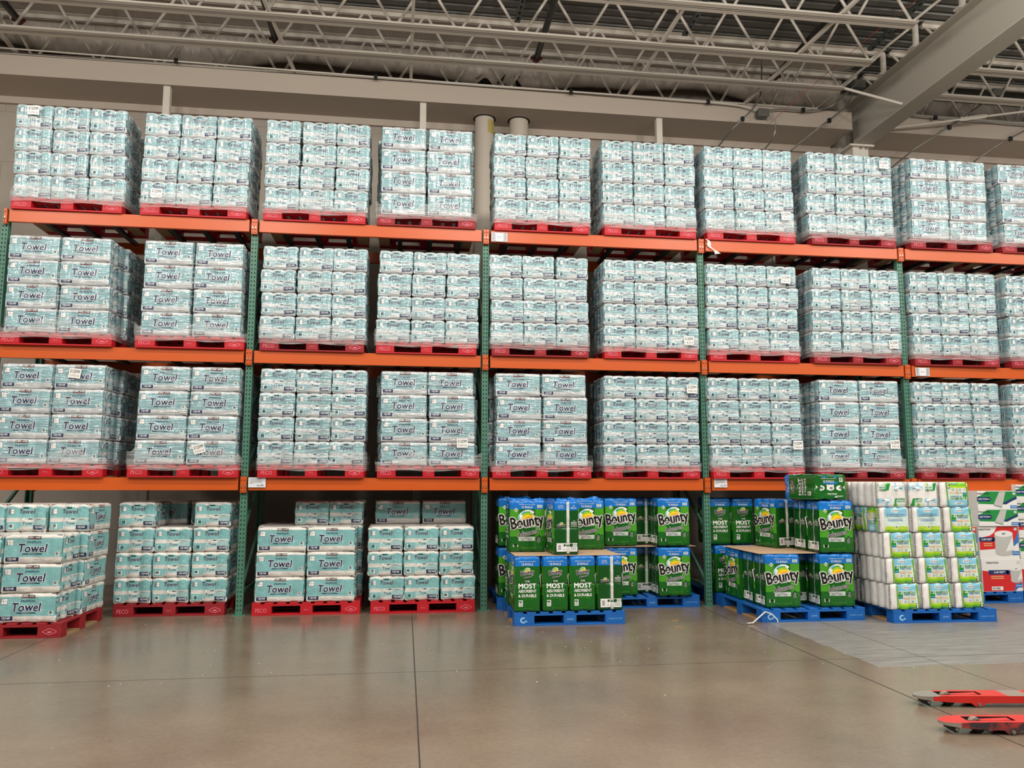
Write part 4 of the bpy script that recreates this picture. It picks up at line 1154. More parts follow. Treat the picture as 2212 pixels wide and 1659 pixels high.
def bounty_pack():
    def colour(face, u, v):
        if face == 't': return 'bounty_blue'
        if face == 'u': return 'bounty_green'
        if v > .825: return 'bounty_blue'
        if face in 'fb':
            if abs(u) > .93: return 'bounty_light_green'
            if v < .30: return 'bounty_green'
            return 'bounty_light_green' if (u > .42 or u < -.48) else 'bounty_green'
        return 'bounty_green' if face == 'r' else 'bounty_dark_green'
    lv = [0, .01, .025, .05, .12, .22, .30, .40, .46, .485, .5, .515, .54, .62, .72, .825, .90, .95, .975, .99, 1]
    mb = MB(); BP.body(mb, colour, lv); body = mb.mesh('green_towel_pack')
    mb = MB()
    for face in 'fb':
        S = BP.surf(face)
        put_text(mb, S, '12 ROLLS', .0, .505, .125, .024, 'ink_white', .03)
        put_text(mb, S, 'LONGER Select-A-Size SHEETS', -.0, .535, .20, .010, 'ink_white', .01)
        for k in range(3): put_rect(mb, S, .115 + k * .022, .495, .132 + k * .022, .532, 'ink_silver', .001, .03)
        put_poly(mb, S, [(-.13, .445), (-.105, .472), (-.13, .499), (-.155, .472)], 'ink_silver', .0012)
        put_text(mb, S, 'NEW', -.13, .472, .03, .010, 'ink_black', .01, off=.0018)
        for u in (-.105, .093): put_rect(mb, S, u - .0012, .02, u + .0012, .48, 'bounty_light_green', .0006, 1)
        logo(mb, S, .0, .325, 1.12)
        put_poly(mb, S, [(-.10, .125), (.09, .125), (.09, .172), (-.10, .172)], 'ink_silver', .0010)
        put_text(mb, S, 'BETTER!', -.01, .143, .12, .024, 'ink_grey', .03, off=.0016)
        put_text(mb, S, 'NOW EVEN', -.01, .163, .07, .007, 'ink_grey', .01, off=.0016)
        put_poly(mb, S, [(.135, .078), (.187, .140), (.135, .202), (.083, .140)], 'bounty_light_green', .0018)
        put_poly(mb, S, [(.135, .084), (.181, .140), (.135, .196), (.089, .140)], 'ink_diamond', .0023)
        for k, tt in enumerate(('The', 'Quicker', 'Picker', 'Upper')): put_text(mb, S, tt, .135, .160 - k * .016, .045 if k else .025, .011, 'ink_white', .01, off=.0028)
        barcode(mb, S, -.165, .062, .06, .035)
        put_rect(mb, S, -.07, .045, .10, .050, 'bounty_light_green', .0008)
        put_arc(mb, S, .155, .055, .008, .011, -60, 240, 'bounty_light_green', .001, 8)
    S = BP.surf('r')
    put_text(mb, S, '12 ROLLS', 0, .503, .12, .024, 'ink_white', .03)
    put_text(mb, S, 'LONGER Select-A-Size SHEETS', 0, .532, .18, .010, 'ink_white', .01)
    logo(mb, S, .0, .41, .42)
    put_text(mb, S, 'THE', .0, .322, .05, .022, 'ink_white', .02)
    put_text(mb, S, 'MOST', .0, .274, .19, .052, 'ink_white', .045, keep=False)
    put_text(mb, S, 'ABSORBENT', .0, .220, .195, .030, 'ink_white', .03, keep=False)
    put_text(mb, S, '& DURABLE', .0, .172, .195, .030, 'ink_white', .03, keep=False)
    put_rect(mb, S, -.06, .140, .075, .143, 'bounty_light_green', .001)
    put_rect(mb, S, -.095, .06, -.05, .125, 'ink_white', .001)
    for k in range(6): put_rect(mb, S, -.09, .068 + k * .009, -.055, .072 + k * .009, 'ink_grey', .0016)
    put_rect(mb, S, -.04, .038, .06, .041, 'bounty_light_green', .001)
    S = BP.surf('l')
    put_rect(mb, S, .006, .0, .036, .585, 'tape_white', .0020)
    put_rect(mb, S, -.012, .12, .006, .45, 'bounty_green', .0006)
    logo(mb, S, -.055, .315, .27, False)
    put_text(mb, S, 'LONGER', -.06, .535, .055, .010, 'ink_white', .01); put_text(mb, S, 'Select-A-Size', -.06, .520, .07, .010, 'ink_white', .01); put_text(mb, S, 'Paper Towels', -.06, .505, .07, .010, 'ink_white', .01)
    put_text(mb, S, '12', .085, .53, .03, .016, 'ink_white', .03); put_text(mb, S, 'ROLLS', .085, .508, .06, .016, 'ink_white', .03)
    put_text(mb, S, 'THE', .088, .365, .03, .010, 'ink_white', .01); put_text(mb, S, 'MOST', .088, .345, .07, .018, 'ink_white', .03)
    put_text(mb, S, 'ABSORBENT', .088, .325, .075, .010, 'ink_white', .01); put_text(mb, S, '& DURABLE', .088, .308, .075, .010, 'ink_white', .01)
    put_rect(mb, S, .05, .298, .125, .300, 'bounty_light_green', .001)
    put_rect(mb, S, -.11, .035, .004, .125, 'ink_white', .001); put_rect(mb, S, .038, .035, .125, .125, 'ink_white', .001)
    for k in range(7): put_rect(mb, S, -.095, .055 + k * .008, -.06, .059 + k * .008, 'ink_black', .0016)
    put_text(mb, S, '12', -.03, .095, .03, .022, 'ink_black', .0, off=.0016); put_text(mb, S, 'x 8', -.03, .062, .03, .014, 'ink_black', .0, off=.0016)
    for k in range(9): put_rect(mb, S, .048, .047 + k * .008, .115, .050 + k * .008, 'ink_grey', .0016)
    # folded film ends and roll cores on the top and bottom
    for top in (0, 1):
        T = (lambda u, v, o: (u, v, BH - .004 + o)) if top else (lambda u, v, o: (-u, v, .004 - o))
        put_rect(mb, T, -.19, .035, .19, .125, 'bounty_blue', .002, .1); put_rect(mb, T, -.15, -.125, .19, -.055, 'bounty_green', .002, .1)
        put_rect(mb, T, -.19, -.055, .19, .035, 'roll_white', .001, .1)
        for k in (-1, 0, 1):
            put_disc(mb, T, k * .125, -.01, .05, .03, 'ink_white', .003); put_disc(mb, T, k * .125 + .01, -.01, .022, .014, 'ink_grey', .0042)
        put_text(mb, T, '12 ROLLS', -.02, .065, .14, .028, 'ink_white', .03, off=.0035); put_text(mb, T, 'LONGER Select-A-Size SHEETS', -.02, .098, .2, .011, 'ink_white', .01, off=.0035)
        barcode(mb, T, .12, .06, .045, .05, .0035)
        put_text(mb, T, 'THE MOST', .02, -.078, .13, .02, 'ink_white', .03, off=.0035); put_rect(mb, T, .05, -.118, .17, -.098, 'ink_silver', .0035, .2)
    return body, mb.mesh('lettering')
BM_ = bounty_pack()
# crumpled film peaks on the top edge
def film_ruffle(seed):
    q = random.Random(seed); mb = MB()
    for (x0, y0, x1, y1) in ((-.20, -.13, .20, -.13), (-.20, .13, .20, .13), (-.20, -.12, -.20, .12), (.20, -.12, .20, .12)):
        n = 9; P = []
        for k in range(n + 1):
            t = k / n; x, y = x0 + (x1 - x0) * t, y0 + (y1 - y0) * t
            P += [(x, y, .575), (x * .93 + q.uniform(-.01, .01), y * .93 + q.uniform(-.01, .01), .588 + abs(q.gauss(0, .012)) * (1.6 if k in (1, n - 1) else .8)), (x * .75, y * .75, .579)]
        F = []
        for k in range(n):
            for c in (0, 1): F.append((3 * k + c, 3 * k + 3 + c, 3 * k + 4 + c, 3 * k + 1 + c))
        mb.add(P, F, 'bounty_blue')
    return mb.mesh('film_fold')
RUF = [film_ruffle(s) for s in range(4)]
rb = random.Random(21); bc = [0]
def bounty(x, y, z, rz, label, ruffle=True, M=None):
    o = link(bpy.data.objects.new('green_towel_pack', BM_[0]))
    if M is not None: o.matrix_world = M
    else: o.location = (x, y, z); o.rotation_euler = (0, 0, R(rz + rb.uniform(-1.2, 1.2)))
    tag(o, label, 'paper towels', 'green twelve roll towel packs')
    link(bpy.data.objects.new('lettering', BM_[1]), o)
    if ruffle:
        bc[0] += 1; link(bpy.data.objects.new('film_fold', RUF[bc[0] % 4]), o)
    return o
def card(x0, y0, x1, y1, z, label):
    a = MB(); a.box(x0, y0, 0, x1, y1, .005, 'cardboard'); o = a.build('cardboard_sheet', None, (0, 0, z)); tag(o, label, 'cardboard', 'cardboard layer sheets')
    return o
BG = 'blue pallets on the floor'
T1, T2 = .1435, .745
# pallet pushed out in front, third bay
pallet('blue', .835, -.535, 0, 0, 'bright blue pallet pushed out in front of the third bay', BG)
for x, n in ((.372, 'first'), (.675, 'second'), (.978, 'third')):
    bounty(x, -.83, T1, -90, 'green pack showing its slogan, %s from the corner of the pulled out blue pallet' % n, False)
bounty(1.285, -.82, T1, 90, 'green pack with white tape seam beside the slogan packs on the pulled out pallet', False)
bounty(.43, -.43, T1, 180, 'green pack behind the first slogan pack on the pulled out pallet', False)
bounty(.88, -.43, T1, 180, 'green pack low behind the second slogan pack on the pulled out pallet', False)
bounty(1.25, -.38, T1, 90, 'green pack behind the taped pack on the pulled out pallet', False)
card(.24, -1.0, 1.42, -.07, T2 - .014, 'tan cardboard sheet over the lower green packs on the pulled out pallet')
bounty(.435, -.46, T2 - .008, 180, 'upper green pack with crumpled top on the cardboard sheet corner')
bounty(.805, -.76, T2 - .008, 92, 'upper green pack with tape seam standing forward on the cardboard sheet')
bounty(1.185, -.24, T2 - .008, 0, 'upper green pack half hidden behind the forward taped pack')
# pallets inside the third bay
pallet('blue', .78, .56, 0, 0, 'blue pallet inside the third bay behind the pulled out one', BG)
pallet('blue', 2.07, .47, 0, 0, 'blue pallet inside the third bay beside the post', BG)
for z, nm in ((T1, 'lower'), (T2, 'upper')):
    bounty(.39, .21, z, 0, '%s green pack at the post inside the third bay, mostly hidden' % nm, nm == 'upper')
    bounty(.86, .26, z, 0, '%s green pack at the back of the third bay behind the cardboard' % nm, False)
    bounty(1.705, .16, z, 0, '%s green pack facing out on the inner pallet, before the tape seam pack' % nm, False)
    bounty(2.075, .44, z, 90, '%s green pack with tape seam recessed between two facing packs' % nm, False)
    bounty(2.345, .05, z, 0, '%s green pack facing the aisle at the far end of the third bay' % nm, False)
    bounty(1.705, .48, z, 0, '%s green pack in the second row of the inner blue pallet' % nm, False)
a = MB(); a.box(1.47, 0, 0, 2.66, .9, .004, 'cardboard'); o = a.build('cardboard_sheet', None, (0, 0, T2 - .012)); tag(o, 'tan cardboard sheet between the two tiers inside the third bay', 'cardboard', 'cardboard layer sheets')
# pallet pushed out, fourth bay
pallet('bluedeep', 3.57, -.56, 0, 0, 'blue pallet pushed out in front of the fourth bay with loose strap ends', BG)
pallet('blue', 3.56, .62, 0, 0, 'blue pallet inside the fourth bay, behind the pulled out one', BG)
bounty(3.25, -.96, T1, 0, 'lower green pack facing the aisle at the near corner of the fourth bay pallet', False)
bounty(3.885, -.985, T1, 0, 'lower green pack facing the aisle beside the bamboo packs', False)
bounty(3.55, -.60, T1, 90, 'lower green pack with tape seam between two facing packs, fourth bay', False)
bounty(3.25, -.645, T1, 0, 'lower green pack behind the near corner pack of the fourth bay', False)
bounty(3.155, -.255, T1, -90, 'lower green pack with its broad face to the post, third back in the fourth bay', False)
bounty(3.09, .33, T1, -90, 'lower green pack inside the fourth bay next to the post', False)
bounty(3.40, .33, T1, -90, 'lower green pack inside the fourth bay, one in from the post', False)
bounty(3.885, -.65, T1, 0, 'lower green pack second back beside the bamboo packs', False)
card(3.0, -1.05, 3.72, .02, T2 - .014, 'tan cardboard sheet over the lower green packs of the fourth bay')
bounty(3.905, -.985, T2 - .006, 0, 'upper green pack facing the aisle beside the bamboo packs, under the toppled pack', False)
bounty(3.905, -.665, T2 - .006, 0, 'upper green pack second back beside the bamboo packs', False)
bounty(3.60, -.22, T2 - .006, 104, 'upper green pack turned askew behind the taped packs of the fourth bay', False)
bounty(3.05, .36, T2 - .006, -90, 'upper green pack showing its slogan, beside the green post', False)
bounty(3.365, .37, T2 - .006, -90, 'upper green pack showing its slogan, one in from the green post', False)
X = Vector((-.99, -.12, 0)).normalized(); Z = Vector((-.12, .99, 0)).normalized(); Y = Vector((0, 0, 1))
Mx = Matrix(((X.x, Y.x, Z.x, 3.85), (X.y, Y.y, Z.y, -1.13), (X.z, Y.z, Z.z, 1.328 + .150), (0, 0, 0, 1)))
bounty(0, 0, 0, 0, 'green pack toppled on its back on top of the other green packs', False, Mx)
# strap ends on the pallet corner
a = MB(); a.tube([(0, 0, .12), (-.10, -.03, .06), (-.17, -.05, .015), (-.25, -.06, .012), (-.24, -.1, .02)], .008, 'tape_white', 6)
a.tube([(0, 0, .12), (.06, -.02, .10), (.12, -.035, .04), (.12, -.04, .012)], .007, 'tape_white', 6)
tag(a.build('loose_strap', None, (2.99, -1.185, .0)), 'loose white strap ends hanging off the blue pallet corner', 'strap')

# ================================================================== bamboo packs
OA, OB, OH = .192, .275, .278
OP = Pack(OA, OB, OH, 3, 4, r=.055, sc=.024, rv=.035, rvd=.6, amp=.006, seed=9)
def bamboo_print(mb, S, u0, w, flipv=False, back=False, h=OH, full=True):
    X_ = (lambda u, v, o: S(u0 + (1 - u) * w, (1 - v) * h, o)) if flipv else (lambda u, v, o: S(u0 + u * w, v * h, o))
    F = lambda u, v, o: X_(u, v, o)
    def rect(a, b, c, d, m, off=.0012): put_rect(mb, F, a, b, c, d, m, off, .05)
    def text(t, cx, cy, tw, th, m, bold=.02, off=.003, outline=None):
        # text placed in unit coordinates
        put_text(mb, F, t, cx, cy, tw, th, m, bold, off=off, keep=False, outline=outline)
    if back:
        rect(0, .62, 1, .985, 'bamboo_sky'); rect(0, .24, 1, .62, 'bamboo_mist'); rect(0, .10, 1, .24, 'bamboo_lime'); rect(0, .015, 1, .10, 'bamboo_grass')
        put_disc(mb, F, .5, .86, .2, .06, 'ink_white', .002); text('NATURE SWAY', .5, .86, .3, .05, 'ink_grey')
        for k in range(4): rect(.12, .72 - k * .035, .88 - .1 * (k == 3), .735 - k * .035, 'ink_grey', .002)
        for k in range(3): rect(.2, .52 - k * .04, .8, .535 - k * .04, 'ink_blue', .002)
        rect(.43, .15, .57, .27, 'ink_white', .002); rect(.46, .17, .54, .25, 'ink_grey', .0026)
        return
    rect(0, .72, 1, .985, 'bamboo_sky'); rect(0, .24, 1, .72, 'bamboo_mist'); rect(0, .16, 1, .24, 'bamboo_lime'); rect(0, .015, 1, .16, 'bamboo_grass')
    # stems
    for a0, b0, a1, b1 in ((.0, .06, .02, .12), (.84, .9, .93, .99)):
        put_poly(mb, F, [(a0, .02), (b1 if a0 < .5 else b1, .02), (b0, .98), (a0 if a0 < .5 else a0, .98)] if a0 < .5 else [(.91, .02), (1.0, .02), (.93, .98), (.84, .98)], 'bamboo_stem', .0020, .06)
        put_poly(mb, F, [(.02, .02), (.05, .02), (.03, .98), (.01, .98)] if a0 < .5 else [(.93, .02), (.96, .02), (.89, .98), (.87, .98)], 'bamboo_stem_light', .0028, .06)
    put_disc(mb, F, .45, .855, .2, .055, 'ink_white', .002); text('NATURE SWAY', .45, .855, .3, .05, 'ink_grey')
    rect(.10, .49, .27, .70, 'ink_green', .0018); rect(.10, .42, .27, .48, 'ink_blue', .0018)
    text('12', .185, .65, .15, .10, 'ink_white', .03)
    text('BAMBOO', .555, .66, .50, .085, 'ink_green', .03, outline=(.07, 'ink_white'))
    text('PAPER TOWELS', .56, .575, .48, .055, 'ink_blue', .03)
    rect(.29, .40, .80, .47, 'ink_peach', .0018); text('SOFT & STRONG', .545, .435, .44, .045, 'ink_white', .02)
    for k, c in enumerate(('ink_peach', 'ink_blue', 'ink_peach', 'ink_green')):
        put_disc(mb, F, .18 + .17 * k, .31, .062, .062, 'ink_tan', .0018); put_disc(mb, F, .18 + .17 * k, .31, .048, .048, 'ink_white', .0022); put_disc(mb, F, .18 + .17 * k, .31, .026, .03, c, .0026)
    # little black and white bear emblem
    bx, by = .86, .12
    for dx, dy, rx, ry, c, o in ((0, -.02, .07, .075, 'ink_black', .003), (.0, -.025, .04, .05, 'ink_white', .0034), (0, .075, .055, .05, 'ink_white', .0036), (-.045, .115, .02, .02, 'ink_black', .0038), (.045, .115, .02, .02, 'ink_black', .0038), (-.02, .08, .013, .015, 'ink_black', .004), (.02, .08, .013, .015, 'ink_black', .004)):
        put_disc(mb, F, bx + dx, by + dy, rx, ry, c, o, 10)
    rect(.50, .055, .76, .085, 'ink_blue', .002); rect(.03, .06, .08, .18, 'ink_white', .002)
def bamboo_pack(kind):
    mb = MB(); OP.body(mb, lambda f, u, v: 'bamboo_roll', [0, .02, .05, .12, .25, .4, .49, .51, .6, .75, .88, .95, .98, 1]); body = mb.mesh('bamboo_towel_pack')
    mb = MB()
    if kind in ('front', 'flip'): bamboo_print(mb, OP.surf('f'), -.105, .275, flipv=(kind == 'flip'))
    elif kind == 'back': bamboo_print(mb, OP.surf('f'), -.125, .27, back=True)
    elif kind == 'side': bamboo_print(mb, OP.surf('f'), -.12, .27, back=True); bamboo_print(mb, OP.surf('l'), -.24, .23); bamboo_print(mb, OP.surf('l'), .01, .23, flipv=True)
    else:
        for u0, fl in ((-.17, kind == 'endA'), (.005, kind != 'endA')):
            S = OP.surf('f'); w = .165
            G = (lambda a, b, o, u0=u0: S(u0 + (1 - a) * w, (1 - b) * OH, o)) if fl else (lambda a, b, o, u0=u0: S(u0 + a * w, b * OH, o))
            put_rect(mb, G, .02, .66, .98, .97, 'bamboo_sky', .0012, .2); put_disc(mb, G, .5, .74, .36, .075, 'ink_white', .002); put_text(mb, G, 'NATURE SWAY', .5, .74, .55, .06, 'ink_grey', .02, off=.0026, keep=False)
            put_rect(mb, G, .05, .04, .95, .12, 'bamboo_grass', .0012, .2); put_poly(mb, G, [(.05, .04), (.95, .04), (.88, .36), (.18, .36)], 'bamboo_mist', .0011, .06)
            put_poly(mb, G, [(.05, .04), (.32, .04), (.34, .34), (.2, .34)], 'ink_green', .0022, .06)
            put_text(mb, G, 'BAMBOO', .62, .32, .56, .085, 'ink_green', .03, off=.0024, keep=False, outline=(.07, 'ink_white')); put_text(mb, G, 'PAPER TOWELS', .64, .22, .5, .05, 'ink_green', .02, off=.0024, keep=False)
            put_rect(mb, G, .36, .10, .9, .16, 'ink_peach', .002, .3)
    # film seams across the bare rolls at the sides
    for f in 'lr':
        S = OP.surf(f); put_rect(mb, S, -.26, OH * .49, .26, OH * .505, 'ink_white', .001)
    return body, mb.mesh('lettering')
BAM = {k: bamboo_pack(k) for k in ('front', 'flip', 'back', 'endA', 'endB', 'side')}
CW = ['first', 'second', 'third']; TN = ['bottom', 'second', 'middle', 'fourth', 'top']
pallet('worn_blue' if 'worn_blue' in PAL else 'blue', 5.0, -.89, 0, R(-1.5), 'scuffed blue pallet with bare wood patches under the white bamboo packs', BG)
rq = random.Random(4)
KN = {3: ['side', 'back', 'front'], 4: ['endA', 'endB', 'flip']}
DESC = {'front': 'showing its green front', 'flip': 'upside down', 'back': 'showing its blue back', 'side': 'with blue back and printed side', 'endA': 'showing its end print', 'endB': 'showing its end print'}
for L in range(5):
    for i in range(3):
        kd = KN.get(L, ['front'] * 3)[i]
        x = 4.535 + .387 * i - .026 * L + rq.uniform(-.006, .006); z = .144 + L * (OH + .001)
        o = link(bpy.data.objects.new('bamboo_towel_pack', BAM[kd][0])); o.location = (x, -1.385 + OB + rq.uniform(-.006, .006), z); o.rotation_euler = (0, 0, R(rq.uniform(-1, 1)))
        tag(o, 'bamboo towel pack %s, %s layer, %s from the green packs' % (DESC[kd], TN[L], CW[i]), 'paper towels', 'white bamboo towel packs')
        link(bpy.data.objects.new('lettering', BAM[kd][1]), o)
    # rear row
    for i in range(3):
        x = 4.535 + .387 * i - .026 * L; z = .144 + L * (OH + .001)
        kd = 'endB' if L < 3 else 'side' if i == 0 else 'front'
        o = link(bpy.data.objects.new('bamboo_towel_pack', BAM[kd][0])); o.location = (x, -1.375 + 3 * OB, z); o.rotation_euler = (0, 0, R(-35) if (L > 2 and i == 0 and False) else 0)
        tag(o, 'white bamboo towel pack in the rear row, %s layer, %s from the green packs' % (TN[L], CW[i]), 'paper towels', 'white bamboo towel packs')
        link(bpy.data.objects.new('lettering', BAM[kd][1]), o)
# ================================================================== printed cartons
def carton(x, y, z, w, d, h, kind, label):
    r = empty('carton', (x, y, z)); tag(r, label, 'box', 'printed cartons')
    a = MB(); a.bbox(-w / 2, 0, 0, w / 2, d, h, 'carton_white', .003); a.build('box_body', r)
    S = lambda u, v, o: (u, -o, v)
    a = MB(); x0, x1 = -w / 2 + .004, w / 2 - .004
    if kind == 'towel_a':       # red, big roll
        put_poly(a, S, [(x0, h * .28), (x1 - .16, h * .34), (x1, h * .6), (x1, h - .006), (-.02, h - .006), (-.06, h * .82), (-.12, h * .72), (x0, h * .64)], 'carton_red', .0008)
        put_poly(a, S, [(x1 - .1, h * .34), (x1, h * .5), (x1, h * .82), (x1 - .06, h * .55)], 'carton_blue', .0012)
        cyl = (.07, .0, .13, h * .10, h * .86)
    elif kind == 'towel_b':
        put_poly(a, S, [(x0, .006), (x1 - .13, .006), (x1 - .06, h * .2), (x1, h * .26), (x1, h * .5), (x0, h * .66)], 'carton_red', .0008)
        put_poly(a, S, [(x1 - .13, .006), (x1 - .10, .006), (x1 - .04, h * .17), (x1, h * .22), (x1, h * .27), (x1 - .06, h * .22)], 'carton_blue', .0012)
        cyl = (.20, 0, .08, h * .27, h * .76)
    else:
        put_poly(a, S, [(x0, h * .3), (x1 - .2, h * .25), (x1, h * .55), (x1, h - .006), (x0 + .12, h - .006), (x0 + .04, h * .75), (x0, h * .7)], 'carton_green', .0008)
        put_poly(a, S, [(.05, h * .3), (x1, h * .72), (x1, h * .6), (.12, h * .26)], 'carton_navy', .0012)
        put_poly(a, S, [(-.06, h * .25), (.06, h * .12), (.12, h * .95), (.03, h * .95)], 'carton_roll', .0016)
        put_poly(a, S, [(-.06, h * .25), (.06, h * .12), (.05, h * .08), (-.055, h * .20)], 'ink_grey', .002)
        cyl = None
    if cyl:
        cx, _, rr, z0, z1 = cyl
        put_rect(a, S, cx - rr, z0 + rr * .3, cx + rr, z1 - rr * .3, 'carton_roll', .0016, 1); put_disc(a, S, cx, z0 + rr * .3, rr, rr * .32, 'carton_roll', .0017, 20)
        put_disc(a, S, cx, z1 - rr * .3, rr, rr * .32, 'carton_white', .0020, 20); put_disc(a, S, cx, z1 - rr * .3, rr * .22, rr * .08, 'ink_grey', .0026, 12)
        put_poly(a, S, [(cx + rr * .1, z0 + rr * .4), (cx + rr * 1.02, z0 + rr * .6), (cx + rr * .95, z1 - rr * .6)], 'carton_white', .0024)
    # pill, name, roll count
    pz = h * (.60 if kind == 'towel_a' else .60 if kind == 'towel_b' else .55)
    if kind == 'towel_a': pw0, pw1 = -.28, -.08
    elif kind == 'towel_b': pw0, pw1 = -.19, .09
    else: pw0, pw1 = -.29, -.12
    put_rect(a, S, pw0, pz - .028, pw1, pz + .028, 'carton_navy', .0020, 1); put_disc(a, S, pw1, pz, .028, .028, 'carton_navy', .0020)
    put_text(a, S, '5,400 FEET*' if kind != 'green' else '4,000 TOWELS', (pw0 + pw1) / 2 + .01, pz, (pw1 - pw0) * .95, .026, 'ink_white', .03, off=.0028)
    put_text(a, S, 'MARATHON', (-.2 if kind != 'towel_b' else -.13), h * .90 if kind != 'green' else h * .85, .17, .022, 'ink_black', .02, off=.002)
    put_rect(a, S, x1 - .10, .012 if kind == 'green' else h * .12, x1, .05 if kind == 'green' else h * .12 + .05, 'carton_blue', .0024, 1)
    put_text(a, S, '12 ROLLS' if kind != 'green' else '16 PACKS', x1 - .05, .031 if kind == 'green' else h * .12 + .025, .085, .022, 'ink_white', .03, off=.003)
    if kind == 'towel_b': put_rect(a, S, -.16, .02, -.0, .065, 'ink_white', .002, 1); put_bars(a, S, -.15, .03, -.04, .055, 12, 'ink_black', .0026, rt)
    if kind != 'green':
        for k in range(2): put_rect(a, S, -.22 if kind == 'towel_a' else -.16, h * .46 - k * .025, -.10 if kind == 'towel_a' else .02, h * .49 - k * .025, 'ink_peach', .002, 1)
    put_rect(a, S, x1 - .055, h - .055 if kind != 'green' else h - .05, x1 - .015, h - .02, 'ink_silver', .002, 1)
    a.build('printed_lettering', r)
pallet('blue', 6.33, .28, 0, 0, 'blue pallet wrapped at its corner under the red and white cartons', BG)
pallet('blue', 7.62, .30, 0, 0, 'blue pallet under the far stack of white and green cartons', BG)
z = .144
for kd, h, lab in (('towel_b', .405, 'red and white carton with small roll picture, standing on the blue pallet'), ('towel_a', .42, 'red and white carton with large roll picture, above the small roll one'),
                   ('green', .215, 'green and white carton, lower of the two over the red ones'), ('green', .235, 'green and white carton, upper one just under the orange beam')):
    carton(6.665, -.22 + rq.uniform(-.01, .02), z, .56, .45, h, kd, lab); z += h + .001
carton(6.08, -.20, .144, .56, .45, .405, 'towel_b', 'red and white carton mostly hidden behind the bamboo packs')
carton(6.08, -.20, .550, .56, .45, .42, 'towel_a', 'upper red and white carton hidden behind the bamboo packs')
z = .144
for kd, h, lab in (('towel_b', .405, 'far carton low at the frame of the bay'), ('green', .3, 'far green carton above the low one'), ('towel_a', .22, 'far carton with navy band, middle of its stack'), ('green', .215, 'far green carton second from the top'), ('green', .215, 'far green carton at the top')):
    carton(7.31, -.12, z, .56, .45, h, kd, lab + ', beside the red carton stack'); z += h + .001

# ================================================================== signs on the beams
def sign(x, z, w, h, label, price, kind='price'):
    r = empty('price_sign' if kind == 'price' else 'location_sign', (x, -.058, z)); tag(r, label, 'sign', 'signs on the beams')
    a = MB(); a.box(-w / 2, -.003, -h / 2, w / 2, 0, h / 2, 'paper_sign'); a.build('sign_card', r)
    S = lambda u, v, o: (u, -.003 - o, v); a = MB()
    if kind == 'price':
        put_text(a, S, price, w * .2, -h * .3, w * .45, h * .22, 'ink_black', .0)
        for k in range(5): put_rect(a, S, -w * .42, h * .36 - k * .011, w * (.32 - .08 * (k % 2)), h * .36 - k * .011 + .004, 'ink_grey', .0006, 1)
        put_rect(a, S, -w * .42, -h * .12, -w * .2, -h * .08, 'ink_grey', .0006, 1)
    else:
        for sx in (-1, 1):
            for k in range(8): put_rect(a, S, min(sx * w * .46, sx * w * (.22 + .08 * (k % 2))), -h * .42 + k * h * .115, max(sx * w * .46, sx * w * (.22 + .08 * (k % 2))), -h * .42 + k * h * .115 + .006, 'ink_black', .0006, 1)
        put_text(a, S, price, 0, 0, w * .3, h * .25, 'ink_black', .01)
    a.build('lettering', r)
sign(-2.665, 1.515, .195, .115, 'white price card reading 16.99 on the lowest orange beam', '16.99')
sign(2.985, 1.52, .17, .115, 'white price card reading 16.79 on the lowest orange beam', '16.79')
sign(.165, 4.585, .20, .115, 'white location card with black bars on the top shelf beam', '1 r', 'loc')
sign(5.84, 2.99, .20, .11, 'white location card with black bars on the middle shelf beam', '1 r', 'loc')

